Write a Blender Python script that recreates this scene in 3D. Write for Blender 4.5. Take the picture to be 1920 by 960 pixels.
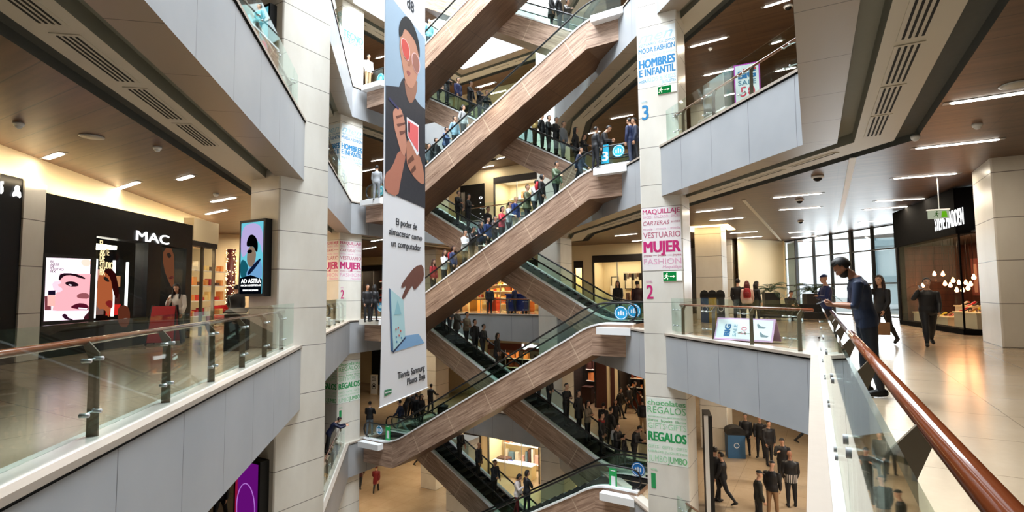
import bpy, bmesh, math, random
import numpy as np
from mathutils import Vector, Matrix
random.seed(7)
SC = bpy.context.scene
for o in list(bpy.data.objects): bpy.data.objects.remove(o)

# ------------------------------------------------------------------ camera
FPX = 1010.0; YAW = math.radians(30.1); PIT = math.atan(68/FPX); ROLL = math.radians(0.5); EYE = 1.35
FW = Vector((-math.sin(YAW)*math.cos(PIT), math.cos(YAW)*math.cos(PIT), math.sin(PIT)))
R0 = Vector((math.cos(YAW), math.sin(YAW), 0)); U0 = R0.cross(FW)
RC = R0*math.cos(ROLL)-U0*math.sin(ROLL); UC = U0*math.cos(ROLL)+R0*math.sin(ROLL)
cam = bpy.data.cameras.new('camera'); camo = bpy.data.objects.new('camera', cam); SC.collection.objects.link(camo)
m = Matrix.Identity(4)
for i in range(3): m[i][0] = RC[i]; m[i][1] = UC[i]; m[i][2] = -FW[i]
m[0][3], m[1][3], m[2][3] = 0, 0, EYE
camo.matrix_world = m
cam.sensor_width = 36; cam.lens = 36*FPX/1920; cam.clip_start = 0.05; cam.clip_end = 400
SC.camera = camo
ORG = Vector((0, 0, EYE))
def ray(px, py): return FW+RC*((px-960)/FPX)+UC*((480-py)/FPX)
def atz(px, py, z):
    d = ray(px, py); return ORG+d*((z-EYE)/d.z)
def aty(px, py, y):
    d = ray(px, py); return ORG+d*(y/d.y)
def atx(px, py, x):
    d = ray(px, py); return ORG+d*(x/d.x)

# ------------------------------------------------------------------ light
SC.view_settings.view_transform = 'Standard'; SC.view_settings.look = 'None'
SC.view_settings.gamma = 1; SC.view_settings.use_curve_mapping = False
SC.view_settings.exposure = 0.4
SC.cycles.use_denoising = True
SC.cycles.max_bounces = 8; SC.cycles.diffuse_bounces = 4; SC.cycles.glossy_bounces = 3
SC.cycles.transparent_max_bounces = 24; SC.cycles.sample_clamp_indirect = 6; SC.cycles.caustics_reflective = False
W = bpy.data.worlds.new('world'); SC.world = W; W.use_nodes = True
W.node_tree.nodes['Background'].inputs[0].default_value = (0.86, 0.95, 1.0, 1)
W.node_tree.nodes['Background'].inputs[1].default_value = 1.5
def area(name, loc, sx, sy, power, col, rot=(0, 0, 0), spread=180):
    l = bpy.data.lights.new(name, 'AREA'); l.shape = 'RECTANGLE'; l.size = sx; l.size_y = sy
    l.energy = power; l.color = col; l.spread = math.radians(spread)
    o = bpy.data.objects.new(name, l); o.location = loc; o.rotation_euler = rot; SC.collection.objects.link(o); return o
area('skylight', (-10, 15, 27), 18, 22, 26000, (0.89, 0.95, 1.0))
area('window_daylight', (1.6, 36.5, 2.4), 6.5, 4.2, 500, (.93, .97, 1), (math.radians(-90), 0, math.radians(-35)))
WARM = (1.0, 0.78, 0.52)
LV = 5.95

# ------------------------------------------------------------------ materials
def lin(c):
    return tuple((v/255/12.92 if v/255 <= .04045 else ((v/255+.055)/1.055)**2.4) for v in c)
MATS = {}
def mat(name, rgb, rough=.5, metal=0., spec=.5, emit=None, es=0., coat=0.):
    if name in MATS: return MATS[name]
    m = bpy.data.materials.new(name); m.use_nodes = True; b = m.node_tree.nodes['Principled BSDF']
    b.inputs['Base Color'].default_value = (*lin(rgb), 1); b.inputs['Roughness'].default_value = rough
    b.inputs['Metallic'].default_value = metal; b.inputs['Specular IOR Level'].default_value = spec
    b.inputs['Coat Weight'].default_value = coat
    if emit: b.inputs['Emission Color'].default_value = (*lin(emit), 1); b.inputs['Emission Strength'].default_value = es
    # faint procedural variation so that no surface is perfectly even
    nt = m.node_tree; n = nt.nodes.new('ShaderNodeTexNoise'); n.inputs['Scale'].default_value = 9; n.inputs['Detail'].default_value = 3
    tc = nt.nodes.new('ShaderNodeTexCoord'); nt.links.new(tc.outputs['Object'], n.inputs['Vector'])
    mr = nt.nodes.new('ShaderNodeMapRange'); mr.inputs['To Min'].default_value = max(0, rough-.06); mr.inputs['To Max'].default_value = min(1, rough+.06)
    nt.links.new(n.outputs['Fac'], mr.inputs['Value']); nt.links.new(mr.outputs['Result'], b.inputs['Roughness'])
    MATS[name] = m; return m
def emis(name, rgb, s):
    if name in MATS: return MATS[name]
    m = bpy.data.materials.new(name); m.use_nodes = True; nt = m.node_tree; nt.nodes.clear()
    e = nt.nodes.new('ShaderNodeEmission'); o = nt.nodes.new('ShaderNodeOutputMaterial')
    e.inputs[0].default_value = (*lin(rgb), 1); e.inputs[1].default_value = s; nt.links.new(e.outputs[0], o.inputs[0])
    MATS[name] = m; return m
class NT:
    def __init__(s, name, rough=.4, metal=0.):
        s.m = bpy.data.materials.new(name); s.m.use_nodes = True; s.nt = s.m.node_tree; s.b = s.nt.nodes['Principled BSDF']
        s.b.inputs['Roughness'].default_value = rough; s.b.inputs['Metallic'].default_value = metal; MATS[name] = s.m
    def n(s, t, **k):
        x = s.nt.nodes.new('ShaderNode'+t)
        for a, v in k.items():
            if hasattr(x, a): setattr(x, a, v)
            else: x.inputs[a.replace('_', ' ')].default_value = v
        return x
    def l(s, a, b): s.nt.links.new(a, b)
    def math(s, op, a, b=None, c=None):
        x = s.nt.nodes.new('ShaderNodeMath'); x.operation = op
        for i, v in enumerate((a, b, c)):
            if v is None: continue
            if isinstance(v, (int, float)): x.inputs[i].default_value = v
            else: s.l(v, x.inputs[i])
        return x.outputs[0]
    def mix(s, f, a, b):
        x = s.nt.nodes.new('ShaderNodeMix'); x.data_type = 'RGBA'
        for i, v in ((0, f), (6, a), (7, b)):
            if isinstance(v, (int, float)): x.inputs[i].default_value = v
            elif isinstance(v, tuple): x.inputs[i].default_value = (*lin(v), 1)
            else: s.l(v, x.inputs[i])
        return x.outputs[2]
    def pos(s):
        g = s.n('NewGeometry'); x = s.n('SeparateXYZ'); s.l(g.outputs['Position'], x.inputs[0]); return g.outputs['Position'], x.outputs
    def uv(s):
        g = s.n('TexCoord'); x = s.n('SeparateXYZ'); s.l(g.outputs['UV'], x.inputs[0]); return g.outputs['UV'], x.outputs
    def line(s, v, period, w, off=0.):          # 1 on thin lines every period
        a = s.math('ADD', v, off); f = s.math('FRACT', s.math('DIVIDE', a, period)); return s.math('LESS_THAN', f, w/period)
    def noise(s, vec, scale, stretch=(1, 1, 1), detail=4, rough=.55):
        mp = s.n('Mapping'); mp.inputs['Scale'].default_value = stretch; s.l(vec, mp.inputs['Vector'])
        t = s.n('TexNoise'); t.inputs['Scale'].default_value = scale; t.inputs['Detail'].default_value = detail; t.inputs['Roughness'].default_value = rough
        s.l(mp.outputs[0], t.inputs['Vector']); return t.outputs['Fac']
    def ramp(s, v, a, b):
        r = s.n('MapRange'); r.inputs['From Min'].default_value = a; r.inputs['From Max'].default_value = b; s.l(v, r.inputs['Value']); return r.outputs[0]
    def out(s, col, rough=None):
        s.l(col, s.b.inputs['Base Color'])
        if rough is not None: s.l(rough, s.b.inputs['Roughness'])
        return s.m
def m_wood(name, dark, light, rough=.45, period=2.35, seam=(226, 205, 178)):
    k = NT(name, rough); uv, u = k.uv()
    f1 = k.noise(uv, 1.0, (1.2, 20, 1), 5); f2 = k.noise(uv, 1.0, (.35, 4.5, 1), 3)
    f = k.math('ADD', k.math('MULTIPLY', f1, .65), k.math('MULTIPLY', f2, .35))
    c = k.mix(k.ramp(f, .36, .64), dark, light)
    if period:
        c = k.mix(k.math('MULTIPLY', k.line(u[0], period, .03), .55), c, seam)
    return k.out(c)
m_wood('wood_cladding', (122, 94, 78), (198, 168, 146))
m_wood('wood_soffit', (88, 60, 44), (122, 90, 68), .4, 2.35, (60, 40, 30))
def m_floor():
    k = NT('floor_tiles', .16); p, x = k.pos()
    g = k.math('MAXIMUM', k.line(x[0], 1.2, .012, 50), k.line(x[1], 1.2, .012, 50))
    n = k.noise(p, .5, (1, 1, 1), 4); n2 = k.noise(p, 14, (1, 1, 1), 3)
    c = k.mix(k.ramp(n, .3, .7), (178, 156, 128), (198, 178, 152)); c = k.mix(k.math('MULTIPLY', k.ramp(n2, .3, .8), .15), c, (150, 130, 105))
    c = k.mix(k.math('MULTIPLY', g, .6), c, (110, 92, 72))
    r = k.n('MapRange'); r.inputs['To Min'].default_value = .17; r.inputs['To Max'].default_value = .2; k.l(n2, r.inputs['Value'])
    k.b.inputs['Specular IOR Level'].default_value = .6
    return k.out(c, r.outputs[0])
m_floor()
def m_stone():
    k = NT('stone_cladding', .3); p, x = k.pos(); z = k.math('ADD', x[2], LV*5)
    f = k.math('MULTIPLY', k.math('FRACT', k.math('DIVIDE', z, LV)), LV)
    g = None
    for h in (0.0, .985, 1.97, 2.95, 4.0, 4.72):
        a = k.math('LESS_THAN', k.math('ABSOLUTE', k.math('SUBTRACT', f, h+.01)), .009)
        g = a if g is None else k.math('MAXIMUM', g, a)
    n = k.noise(p, 1.1, (1, 1, .5), 5)
    c = k.mix(k.ramp(n, .3, .7), (222, 217, 206), (238, 235, 226)); c = k.mix(k.math('MULTIPLY', g, .8), c, (70, 60, 50))
    return k.out(c)
m_stone()
def m_fascia():
    k = NT('fascia_panels', .38, .0); uv, u = k.uv(); g = k.line(u[0], 1.55, .014, .4)
    n = k.noise(uv, .6, (1, 1, 1), 3)
    c = k.mix(k.ramp(n, .3, .7), (156, 160, 165), (168, 171, 175)); c = k.mix(k.math('MULTIPLY', g, .75), c, (60, 60, 64)); return k.out(c)
m_fascia()
def m_soffit():
    k = NT('soffit_panels', .35, .1); uv, u = k.uv(); g = k.line(u[0], 1.5, .014, .1)
    c = k.mix(k.math('MULTIPLY', g, .85), (150, 138, 124), (50, 42, 36)); return k.out(c)
m_soffit()
def m_ceiling():
    k = NT('ceiling_wood', .4); p, x = k.pos()
    g = k.line(x[1], .62, .02, 40); cg = k.line(x[0], 2.4, .015, 40.4)
    n = k.noise(p, 1.0, (.5, 7, 1), 5); n2 = k.noise(p, .8, (.5, 1.7, 1), 2)
    c = k.mix(k.ramp(n, .3, .7), (84, 60, 42), (116, 86, 62)); c = k.mix(k.math('MULTIPLY', n2, .35), c, (72, 50, 36))
    c = k.mix(k.math('MULTIPLY', k.math('MAXIMUM', g, k.math('MULTIPLY', cg, .5)), .7), c, (34, 24, 18)); return k.out(c)
m_ceiling()
def m_glass(name, tint=(0.90, 0.96, 0.94), rough=.02, refl=.025, graze=.9):
    m = bpy.data.materials.new(name); m.use_nodes = True; nt = m.node_tree; nt.nodes.clear()
    t = nt.nodes.new('ShaderNodeBsdfTransparent'); g = nt.nodes.new('ShaderNodeBsdfGlossy'); x = nt.nodes.new('ShaderNodeMixShader'); o = nt.nodes.new('ShaderNodeOutputMaterial')
    lw = nt.nodes.new('ShaderNodeLayerWeight'); lw.inputs[0].default_value = .5
    pw = nt.nodes.new('ShaderNodeMath'); pw.operation = 'POWER'; pw.inputs[1].default_value = 5; nt.links.new(lw.outputs['Facing'], pw.inputs[0])
    mm = nt.nodes.new('ShaderNodeMath'); mm.operation = 'MULTIPLY_ADD'; mm.inputs[1].default_value = graze; mm.inputs[2].default_value = refl
    nt.links.new(pw.outputs[0], mm.inputs[0]); mm.use_clamp = True
    t.inputs[0].default_value = (*tint, 1); g.inputs['Roughness'].default_value = rough; g.inputs[0].default_value = (.95, 1, .98, 1)
    nt.links.new(mm.outputs[0], x.inputs[0]); nt.links.new(t.outputs[0], x.inputs[1]); nt.links.new(g.outputs[0], x.inputs[2]); nt.links.new(x.outputs[0], o.inputs[0])
    MATS[name] = m; return m
m_glass('glass'); m_glass('escalator_glass', (.86, .95, .92), .03, .03); m_glass('shop_glass', (.95, .97, .95), .02, .008, .12); m_glass('window_glass', (.93, .96, .97), .02, .03)
M = MATS
mat('white_paint', (232, 235, 238), .5); mat('white_trim', (238, 240, 242), .35); mat('plaster', (222, 210, 186), .7); mat('cream_paint', (236, 218, 180), .7)
mat('vent_strip', (196, 190, 176), .5); mat('cove_grey', (120, 120, 108), .6); mat('groove_dark', (70, 72, 68), .7); mat('slot_black', (12, 12, 12), .8)
mat('black_gloss', (10, 9, 9), .4, 0, .25); mat('black', (14, 13, 13), .6); mat('charcoal', (40, 40, 42), .5); mat('steel', (196, 198, 200), .35, .5); mat('dark_steel', (120, 108, 92), .4, .4)
mat('handrail_wood', (132, 66, 36), .12, 0, .6, coat=.8); mat('handrail_brown', (140, 112, 88), .25, .3); mat('rubber', (14, 14, 15), .35)
mat('grey_metal', (165, 168, 170), .4, .3); mat('step_metal', (46, 48, 50), .45, .6)
emis('lamp_white', (255, 246, 232), 9); emis('lamp_warm', (255, 214, 150), 6); emis('sign_white', (255, 255, 255), 1.6)

# ------------------------------------------------------------------ mesh helpers
COL = SC.collection
class MB:
    def __init__(s): s.v = []; s.f = []; s.uv = []; s.mi = []; s.cur = 0; s.sm = []; s.smooth = False
    def face(s, pts, uv=None):
        b = len(s.v); s.v += [tuple(p) for p in pts]; s.f.append(tuple(range(b, b+len(pts))))
        if uv is None:
            p0 = Vector(pts[0]); e = Vector(pts[1])-p0; e = e.normalized() if e.length > 1e-9 else Vector((1, 0, 0))
            nn = (Vector(pts[1])-p0).cross(Vector(pts[2])-p0); q = nn.cross(e); q = q.normalized() if q.length > 1e-9 else Vector((0, 0, 1))
            uv = [((Vector(p)-p0).dot(e), (Vector(p)-p0).dot(q)) for p in pts]
        s.uv.append([tuple(u) for u in uv]); s.mi.append(s.cur); s.sm.append(s.smooth)
    def mesh(s, verts, faces):
        for f in faces: s.face([verts[i] for i in f])
    def shared(s, verts, faces):                # shared vertices, for smooth closed shapes
        b = len(s.v); s.v += [tuple(p) for p in verts]
        for f in faces:
            s.f.append(tuple(i+b for i in f)); s.uv.append([(verts[i][0], verts[i][2]) for i in f]); s.mi.append(s.cur); s.sm.append(s.smooth)
    def box(s, x0, x1, y0, y1, z0, z1): s.obox(((x0+x1)/2, (y0+y1)/2, (z0+z1)/2), (abs(x1-x0), abs(y1-y0), abs(z1-z0)))
    def obox(s, c, size, M3=None, rz=0.):
        M3 = M3 or Matrix.Rotation(rz, 3, 'Z'); c = Vector(c); hx, hy, hz = size[0]/2, size[1]/2, size[2]/2
        P = [c+M3 @ Vector((sx*hx, sy*hy, sz*hz)) for sx in (-1, 1) for sy in (-1, 1) for sz in (-1, 1)]
        for f in ((0, 1, 3, 2), (4, 6, 7, 5), (0, 4, 5, 1), (2, 3, 7, 6), (0, 2, 6, 4), (1, 5, 7, 3)): s.face([P[i] for i in f])
    def prism(s, poly, d, cap=True):            # poly: 3d points, d: extrusion vector
        d = Vector(d); A = [Vector(p) for p in poly]; B = [p+d for p in A]; n = len(A); u = 0
        for i in range(n):
            j = (i+1) % n; L = (A[j]-A[i]).length; s.face([A[i], A[j], B[j], B[i]], [(u, 0), (u+L, 0), (u+L, d.length), (u, d.length)]); u += L
        if cap: s.face(A[::-1]); s.face(B)
    def bar(s, a, b, w, h, up=(0, 0, 1)):
        a = Vector(a); b = Vector(b); d = (b-a); L = d.length; d.normalize(); x = d.cross(Vector(up))
        if x.length < 1e-4: x = d.cross(Vector((0, 1, 0)))
        x.normalize(); z = x.cross(d); M3 = Matrix((x, d, z)).transposed(); s.obox((a+b)/2, (w, L, h), M3)
    def tube(s, pts, r, n=8, caps=True, rr=None):
        pts = [Vector(p) for p in pts]; V = []; F = []; prev = None
        for i, p in enumerate(pts):
            d = (pts[min(i+1, len(pts)-1)]-pts[max(i-1, 0)]).normalized()
            if prev is None:
                a = Vector((0, 0, 1)) if abs(d.z) < .9 else Vector((1, 0, 0)); x = d.cross(a).normalized()
            else: x = (prev-d*prev.dot(d)).normalized()
            prev = x; y = d.cross(x); ri = rr[i] if rr else r
            rx, ry = ri if isinstance(ri, tuple) else (ri, ri)
            for k in range(n):
                t = 2*math.pi*k/n; V.append(p+x*(math.cos(t)*rx)+y*(math.sin(t)*ry))
        for i in range(len(pts)-1):
            for k in range(n):
                a = i*n+k; b = i*n+(k+1) % n; F.append((a, b, b+n, a+n))
        if caps: F.append(tuple(range(n))[::-1]); F.append(tuple(range(len(V)-n, len(V))))
        sm = s.smooth; s.smooth = True; s.shared(V, F); s.smooth = sm
    def cyl(s, a, b, r0, r1=None, n=16): s.tube([a, b], r0, n, True, [r0, r0 if r1 is None else r1])
    def ell(s, c, r, n=12, m_=8, M3=None):
        c = Vector(c); V = []; F = []
        rx, ry, rz = (r, r, r) if isinstance(r, (int, float)) else r
        for i in range(m_+1):
            ph = math.pi*i/m_
            for k in range(n):
                t = 2*math.pi*k/n; q = Vector((rx*math.sin(ph)*math.cos(t), ry*math.sin(ph)*math.sin(t), rz*math.cos(ph)))
                V.append(c+(M3 @ q if M3 else q))
        for i in range(m_):
            for k in range(n):
                a = i*n+k; b = i*n+(k+1) % n
                F.append((b, a, a+n, b+n))
        sm = s.smooth; s.smooth = True; s.shared(V, F); s.smooth = sm
    def lathe(s, c, prof, n=16):
        c = Vector(c); V = []; F = []
        for r, z in prof:
            for k in range(n):
                t = 2*math.pi*k/n; V.append(c+Vector((r*math.cos(t), r*math.sin(t), z)))
        for i in range(len(prof)-1):
            for k in range(n):
                a = i*n+k; b = i*n+(k+1) % n; F.append((a, b, b+n, a+n))
        F.append(tuple(range(n))[::-1]); F.append(tuple(range(len(V)-n, len(V))))
        sm = s.smooth; s.smooth = True; s.shared(V, F); s.smooth = sm
    def build(s, name, mats, parent=None, kind=None):
        me = bpy.data.meshes.new(name); me.from_pydata(s.v, [], s.f)
        if not isinstance(mats, (list, tuple)): mats = [mats]
        for q in mats: me.materials.append(M[q] if isinstance(q, str) else q)
        ul = me.uv_layers.new(name='UVMap'); flat = [c for f in s.uv for u in f for c in u]
        ul.data.foreach_set('uv', flat); me.polygons.foreach_set('material_index', s.mi); me.polygons.foreach_set('use_smooth', s.sm); me.update()
        o = bpy.data.objects.new(name, me); COL.objects.link(o)
        if parent: o.parent = parent
        if kind: o['kind'] = kind
        return o
def tag(o, label=None, cat=None, group=None, kind=None):
    if label: o['label'] = label
    if cat: o['category'] = cat
    if group: o['group'] = group
    if kind: o['kind'] = kind
    return o
def empty(name, loc, rz=0., label=None, cat=None, group=None):
    o = bpy.data.objects.new(name, None); o.empty_display_size = .1; COL.objects.link(o); o.location = loc; o.rotation_euler = (0, 0, rz)
    return tag(o, label, cat, group)
def struct(mb, name, mats): return mb.build(name, mats, None, 'structure')
def kids(o): return [c for c in bpy.data.objects if c.parent == o]
CH = {}
def copy_tree(o, parent=None, reg=None):
    if reg is None:
        reg = {}
        for q in bpy.data.objects:
            if q.parent: reg.setdefault(q.parent.name, []).append(q)
    c = o.copy(); COL.objects.link(c); c.parent = parent
    for ch in reg.get(o.name, []): copy_tree(ch, c, reg)
    return c
def text_mesh(txt, size, name='lettering', bold=0., sx=1., align='LEFT', depth=.004, space=1., shear=0.):
    cu = bpy.data.curves.new('txt', 'FONT'); cu.body = txt; cu.size = size; cu.offset = bold*size; cu.align_x = align; cu.extrude = depth/2
    cu.space_character = space; cu.shear = shear; cu.resolution_u = 3
    t = bpy.data.objects.new('txt', cu); COL.objects.link(t); dg = bpy.context.evaluated_depsgraph_get(); dg.update()
    me = bpy.data.meshes.new_from_object(t.evaluated_get(dg)); bpy.data.objects.remove(t); bpy.data.curves.remove(cu)
    if sx != 1.:
        for v in me.vertices: v.co.x *= sx
    me.name = name; return me
def frame(o, p, xdir, up=(0, 0, 1)):           # place an object lying in XY so its x runs along xdir and y along up
    x = Vector(xdir).normalized(); u = Vector(up); u = (u-x*u.dot(x)).normalized(); z = x.cross(u)
    mm = Matrix.Identity(4)
    for i in range(3): mm[i][0] = x[i]; mm[i][1] = u[i]; mm[i][2] = z[i]; mm[i][3] = p[i]
    o.matrix_local = mm; return o
def lettering(items, matname, parent, origin, xdir, name='lettering', up=(0, 0, 1)):
    """items: (text, x, y, height, width or None, boldness); joined to ONE mesh"""
    vs = []; fs = []
    for it in items:
        txt, x, y, h, w, bold = it[:6]; shear = it[6] if len(it) > 6 else 0
        me = text_mesh(txt, h/.72, 'l', 0, 1., shear=shear)
        if not len(me.vertices): continue
        X = [v.co.x for v in me.vertices]; mn, mx = min(X), max(X); k = (w/(mx-mn)) if w else 1
        bo = bold*h*1.3; k = k*(1-2*bo/max(w or 9, .01)) if w else k
        for q, (dx, dy) in enumerate(((0, 0),) if bold == 0 else ((-bo, -bo*.4), (-bo, bo*.4), (0, 0), (bo, -bo*.4), (bo, bo*.4))):
            b = len(vs); vs += [((v.co.x-mn)*k+x+dx+bo, v.co.y+y+dy, v.co.z+.00007*q) for v in me.vertices]; fs += [tuple(i+b for i in p.vertices) for p in me.polygons]
        bpy.data.meshes.remove(me)
    me = bpy.data.meshes.new(name); me.from_pydata(vs, [], fs); me.materials.append(M[matname]); o = bpy.data.objects.new(name, me); COL.objects.link(o)
    if parent: o.parent = parent
    frame(o, origin, xdir, up); return o
def adopt(par, *objs):
    mi = (Matrix.Translation(par.location) @ par.rotation_euler.to_matrix().to_4x4()).inverted()
    for o in objs:
        if o is None: continue
        o.parent = par; o.matrix_parent_inverse = mi
    return objs[0] if objs else None
# ------------------------------------------------------------------ the building: ring floors about the atrium
HOLE = [(.016, -3.95), (-.28, 12.55), (-11.95, 25.3), (-13.3, 27.9), (-20.35, 28.8), (-20.35, 19.1)]   # seen from above, counter-clockwise
OUT = [(9.5, -9), (9.5, 37.5), (-34, 42), (-34, -9)]
def offs(poly, t):
    n = len(poly); R = []
    for i in range(n):
        p0, p1, p2 = Vector(poly[i-1]), Vector(poly[i]), Vector(poly[(i+1) % n])
        d1 = (p1-p0).normalized(); d2 = (p2-p1).normalized(); n1 = Vector((d1.y, -d1.x)); n2 = Vector((d2.y, -d2.x))
        b = (n1+n2); b /= max(.25, b.dot(n1)) ; q = p1+b*t; R.append((q.x, q.y))
    return R
def ring(mb, ta, za, tb, zb):
    A = offs(HOLE, ta); B = offs(HOLE, tb); n = len(A); u = 0
    for i in range(n):
        j = (i+1) % n; L = (Vector(A[j])-Vector(A[i])).length; w = abs(tb-ta)+abs(zb-za)
        a = Vector(A[i]); d = (Vector(A[j])-a).normalized(); q = lambda p: u+(Vector(p)-a).dot(d)
        mb.face([(*A[i], za), (*A[j], za), (*B[j], zb), (*B[i], zb)], [(u, 0), (u+L, 0), (q(B[j]), w), (q(B[i]), w)]); u += L
def holed(mb, t, z):
    bm = bmesh.new(); E = []
    for poly in (OUT, offs(HOLE, t)):
        V = [bm.verts.new((x, y, z)) for x, y in poly]
        for i in range(len(V)): E.append(bm.edges.new((V[i], V[(i+1) % len(V)])))
    bmesh.ops.triangle_fill(bm, use_beauty=True, edges=E)
    for f in bm.faces: mb.face([v.co.copy() for v in f.verts])
    bm.free()
def level(k):
    z = LV*k; c = z-1.6
    mb = MB(); holed(mb, 0.45, z); struct(mb, 'floor', 'floor_tiles')
    mb = MB(); ring(mb, .11, z+.03, .45, z+.03); ring(mb, .45, z+.03, .45, z-.02); struct(mb, 'trim_1', 'kerb_stone')
    mb = MB(); ring(mb, 0., c, 0., z-.07); struct(mb, 'trim_2', 'fascia_panels')
    mb = MB(); ring(mb, -.03, z-.03, -.03, z+.035); ring(mb, -.03, z+.035, .11, z+.035); ring(mb, .11, z+.035, .11, z); struct(mb, 'trim_3', 'edge_cap')
    mb = MB(); ring(mb, .01, z-.07, .01, z-.03); ring(mb, 0., z-.03, -.03, z-.03); struct(mb, 'trim_8', 'slot_black')  # shadow gap under the edge cap, its shade painted in as black
    mb = MB(); ring(mb, 0., c, .62, c); struct(mb, 'trim_4', 'soffit_panels')
    mb = MB(); ring(mb, .62, c, .66, c+.2); ring(mb, .66, c+.2, .9, c+.2); ring(mb, .9, c+.2, .92, c); struct(mb, 'trim_5', 'cove_grey')
    mb = MB(); ring(mb, .92, c, 1.62, c); struct(mb, 'trim_6', 'vent_strip')
    mb = MB(); ring(mb, 1.62, c, 1.64, c+.14); ring(mb, 1.64, c+.14, 1.98, c+.14); ring(mb, 1.98, c+.14, 2.0, c); struct(mb, 'trim_7', 'groove_dark')
    mb = MB(); holed(mb, 2.0, c); struct(mb, 'ceiling', 'ceiling_wood')
mat('edge_cap', (166, 154, 142), .4); mat('kerb_stone', (214, 210, 200), .22)
for k in (-1, 0, 1, 2, 3): level(k)
mb = MB(); mb.face([(x, y, -2*LV) for x, y in OUT]); struct(mb, 'floor', 'floor_tiles')
# outer walls (window wall on the right is separate)
mb = MB(); mb.prism([(-34, -9.2, -2*LV), (9.5, -9.2, -2*LV), (9.5, -9, -2*LV), (-34, -9, -2*LV)], (0, 0, 6*LV)); struct(mb, 'wall_near', 'plaster')
mb = MB(); mb.prism([(-34.2, -9, -2*LV), (-34, -9, -2*LV), (-34, 42, -2*LV), (-34.2, 42, -2*LV)], (0, 0, 6*LV)); struct(mb, 'wall_left', 'plaster')
def bq(a, b, z0, z1, name, m_, th=.2):
    a = Vector((*a, 0)); b = Vector((*b, 0)); d = (b-a).normalized(); n = Vector((-d.y, d.x, 0))*th
    mb = MB(); mb.prism([a+Vector((0, 0, z0)), b+Vector((0, 0, z0)), b+n+Vector((0, 0, z0)), a+n+Vector((0, 0, z0))], (0, 0, z1-z0)); return struct(mb, name, m_)
bq((9.5, 37.5), (-34, 42), -2*LV, 0, 'wall_back', 'plaster'); bq((9.5, 37.5), (-34, 42), LV-1.6, 4*LV, 'wall_back', 'plaster')
bq((-3.2, 38.8), (-34, 42), 0, LV-1.6, 'wall_back', 'plaster')
bq((9.5, -9), (9.5, 37.5), -2*LV, 0, 'wall_right', 'plaster'); bq((9.5, -9), (9.5, 37.5), 0, 4*LV, 'wall_right', 'plaster')

# ------------------------------------------------------------------ columns
def column(x0, x1, y0, y1, z0=-2*LV, z1=24, nm='column', m_='stone_cladding'):
    mb = MB(); c = .03
    mb.prism([(x0+c, y0, z0), (x1-c, y0, z0), (x1, y0+c, z0), (x1, y1-c, z0), (x1-c, y1, z0), (x0+c, y1, z0), (x0, y1-c, z0), (x0, y0+c, z0)], (0, 0, z1-z0)); return struct(mb, nm, m_)
column(-12.98, -11.80, 8.70, 10.25)               # big left column
column(-5.04, -3.75, 17.0, 18.15)                 # lettered column on the right
column(-21.9, -20.55, 18.55, 20.05)                # lettered column on the left
column(3.42, 4.9, 16.2, 18.0)                     # beside the shoe shop
column(-5.30, -4.10, 26.5, 28.0)                  # deeper in the right gallery
column(-13.95, -12.53, 26.95, 28.5)                  # behind the escalators
column(-24.5, -23.2, 29.5, 31.0)
column(-6.6, -4.6, 33.5, 34.6, 0, 4.35)
# ------------------------------------------------------------------ escalators
EL = Vector((-20.1, 19.85, 0)); ER = Vector((-6.05, 19.2, 0)); ED = (ER-EL).normalized(); EN = Vector((-ED.y, ED.x, 0)); ELEN = (ER-EL).length
ANG = math.atan2(ED.y, ED.x); WID = 1.7
def top_pts():
    P = [(0, .2), (1.2, .2)]
    for i in range(7):                             # lower curve
        t = i/6; P.append((1.2+1.5*t, .2+.44*t*t))
    for i in range(9):
        t = i/8; P.append((11.6+1.5*t, 5.62+ .53*(1-(1-t)**2)))
    P.append((ELEN, 6.15)); return P
BOT = [(ELEN, 4.9), (12.4, 4.9), (1.96, -1.0), (0, -1.0)]
TOP = top_pts()
def deck(s):
    for (a, za), (b, zb) in zip(TOP, TOP[1:]):
        if a <= s <= b and b > a: return za+(zb-za)*(s-a)/(b-a)
    return .2 if s < 0 else 6.15
def tread(s):                                      # walking surface over the lower floor
    return max(0., min(LV, (s-1.9)*.5665))
def esc_uv(s, z):                                  # grain follows the truss
    sl = math.atan(.565)
    if s < 1.6: return (s, z)
    if s > 12.6: return (s*1.0, z-5.9)
    return ((s-1.6)*math.cos(sl)+z*math.sin(sl), -s*math.sin(sl)+z*math.cos(sl))
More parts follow.
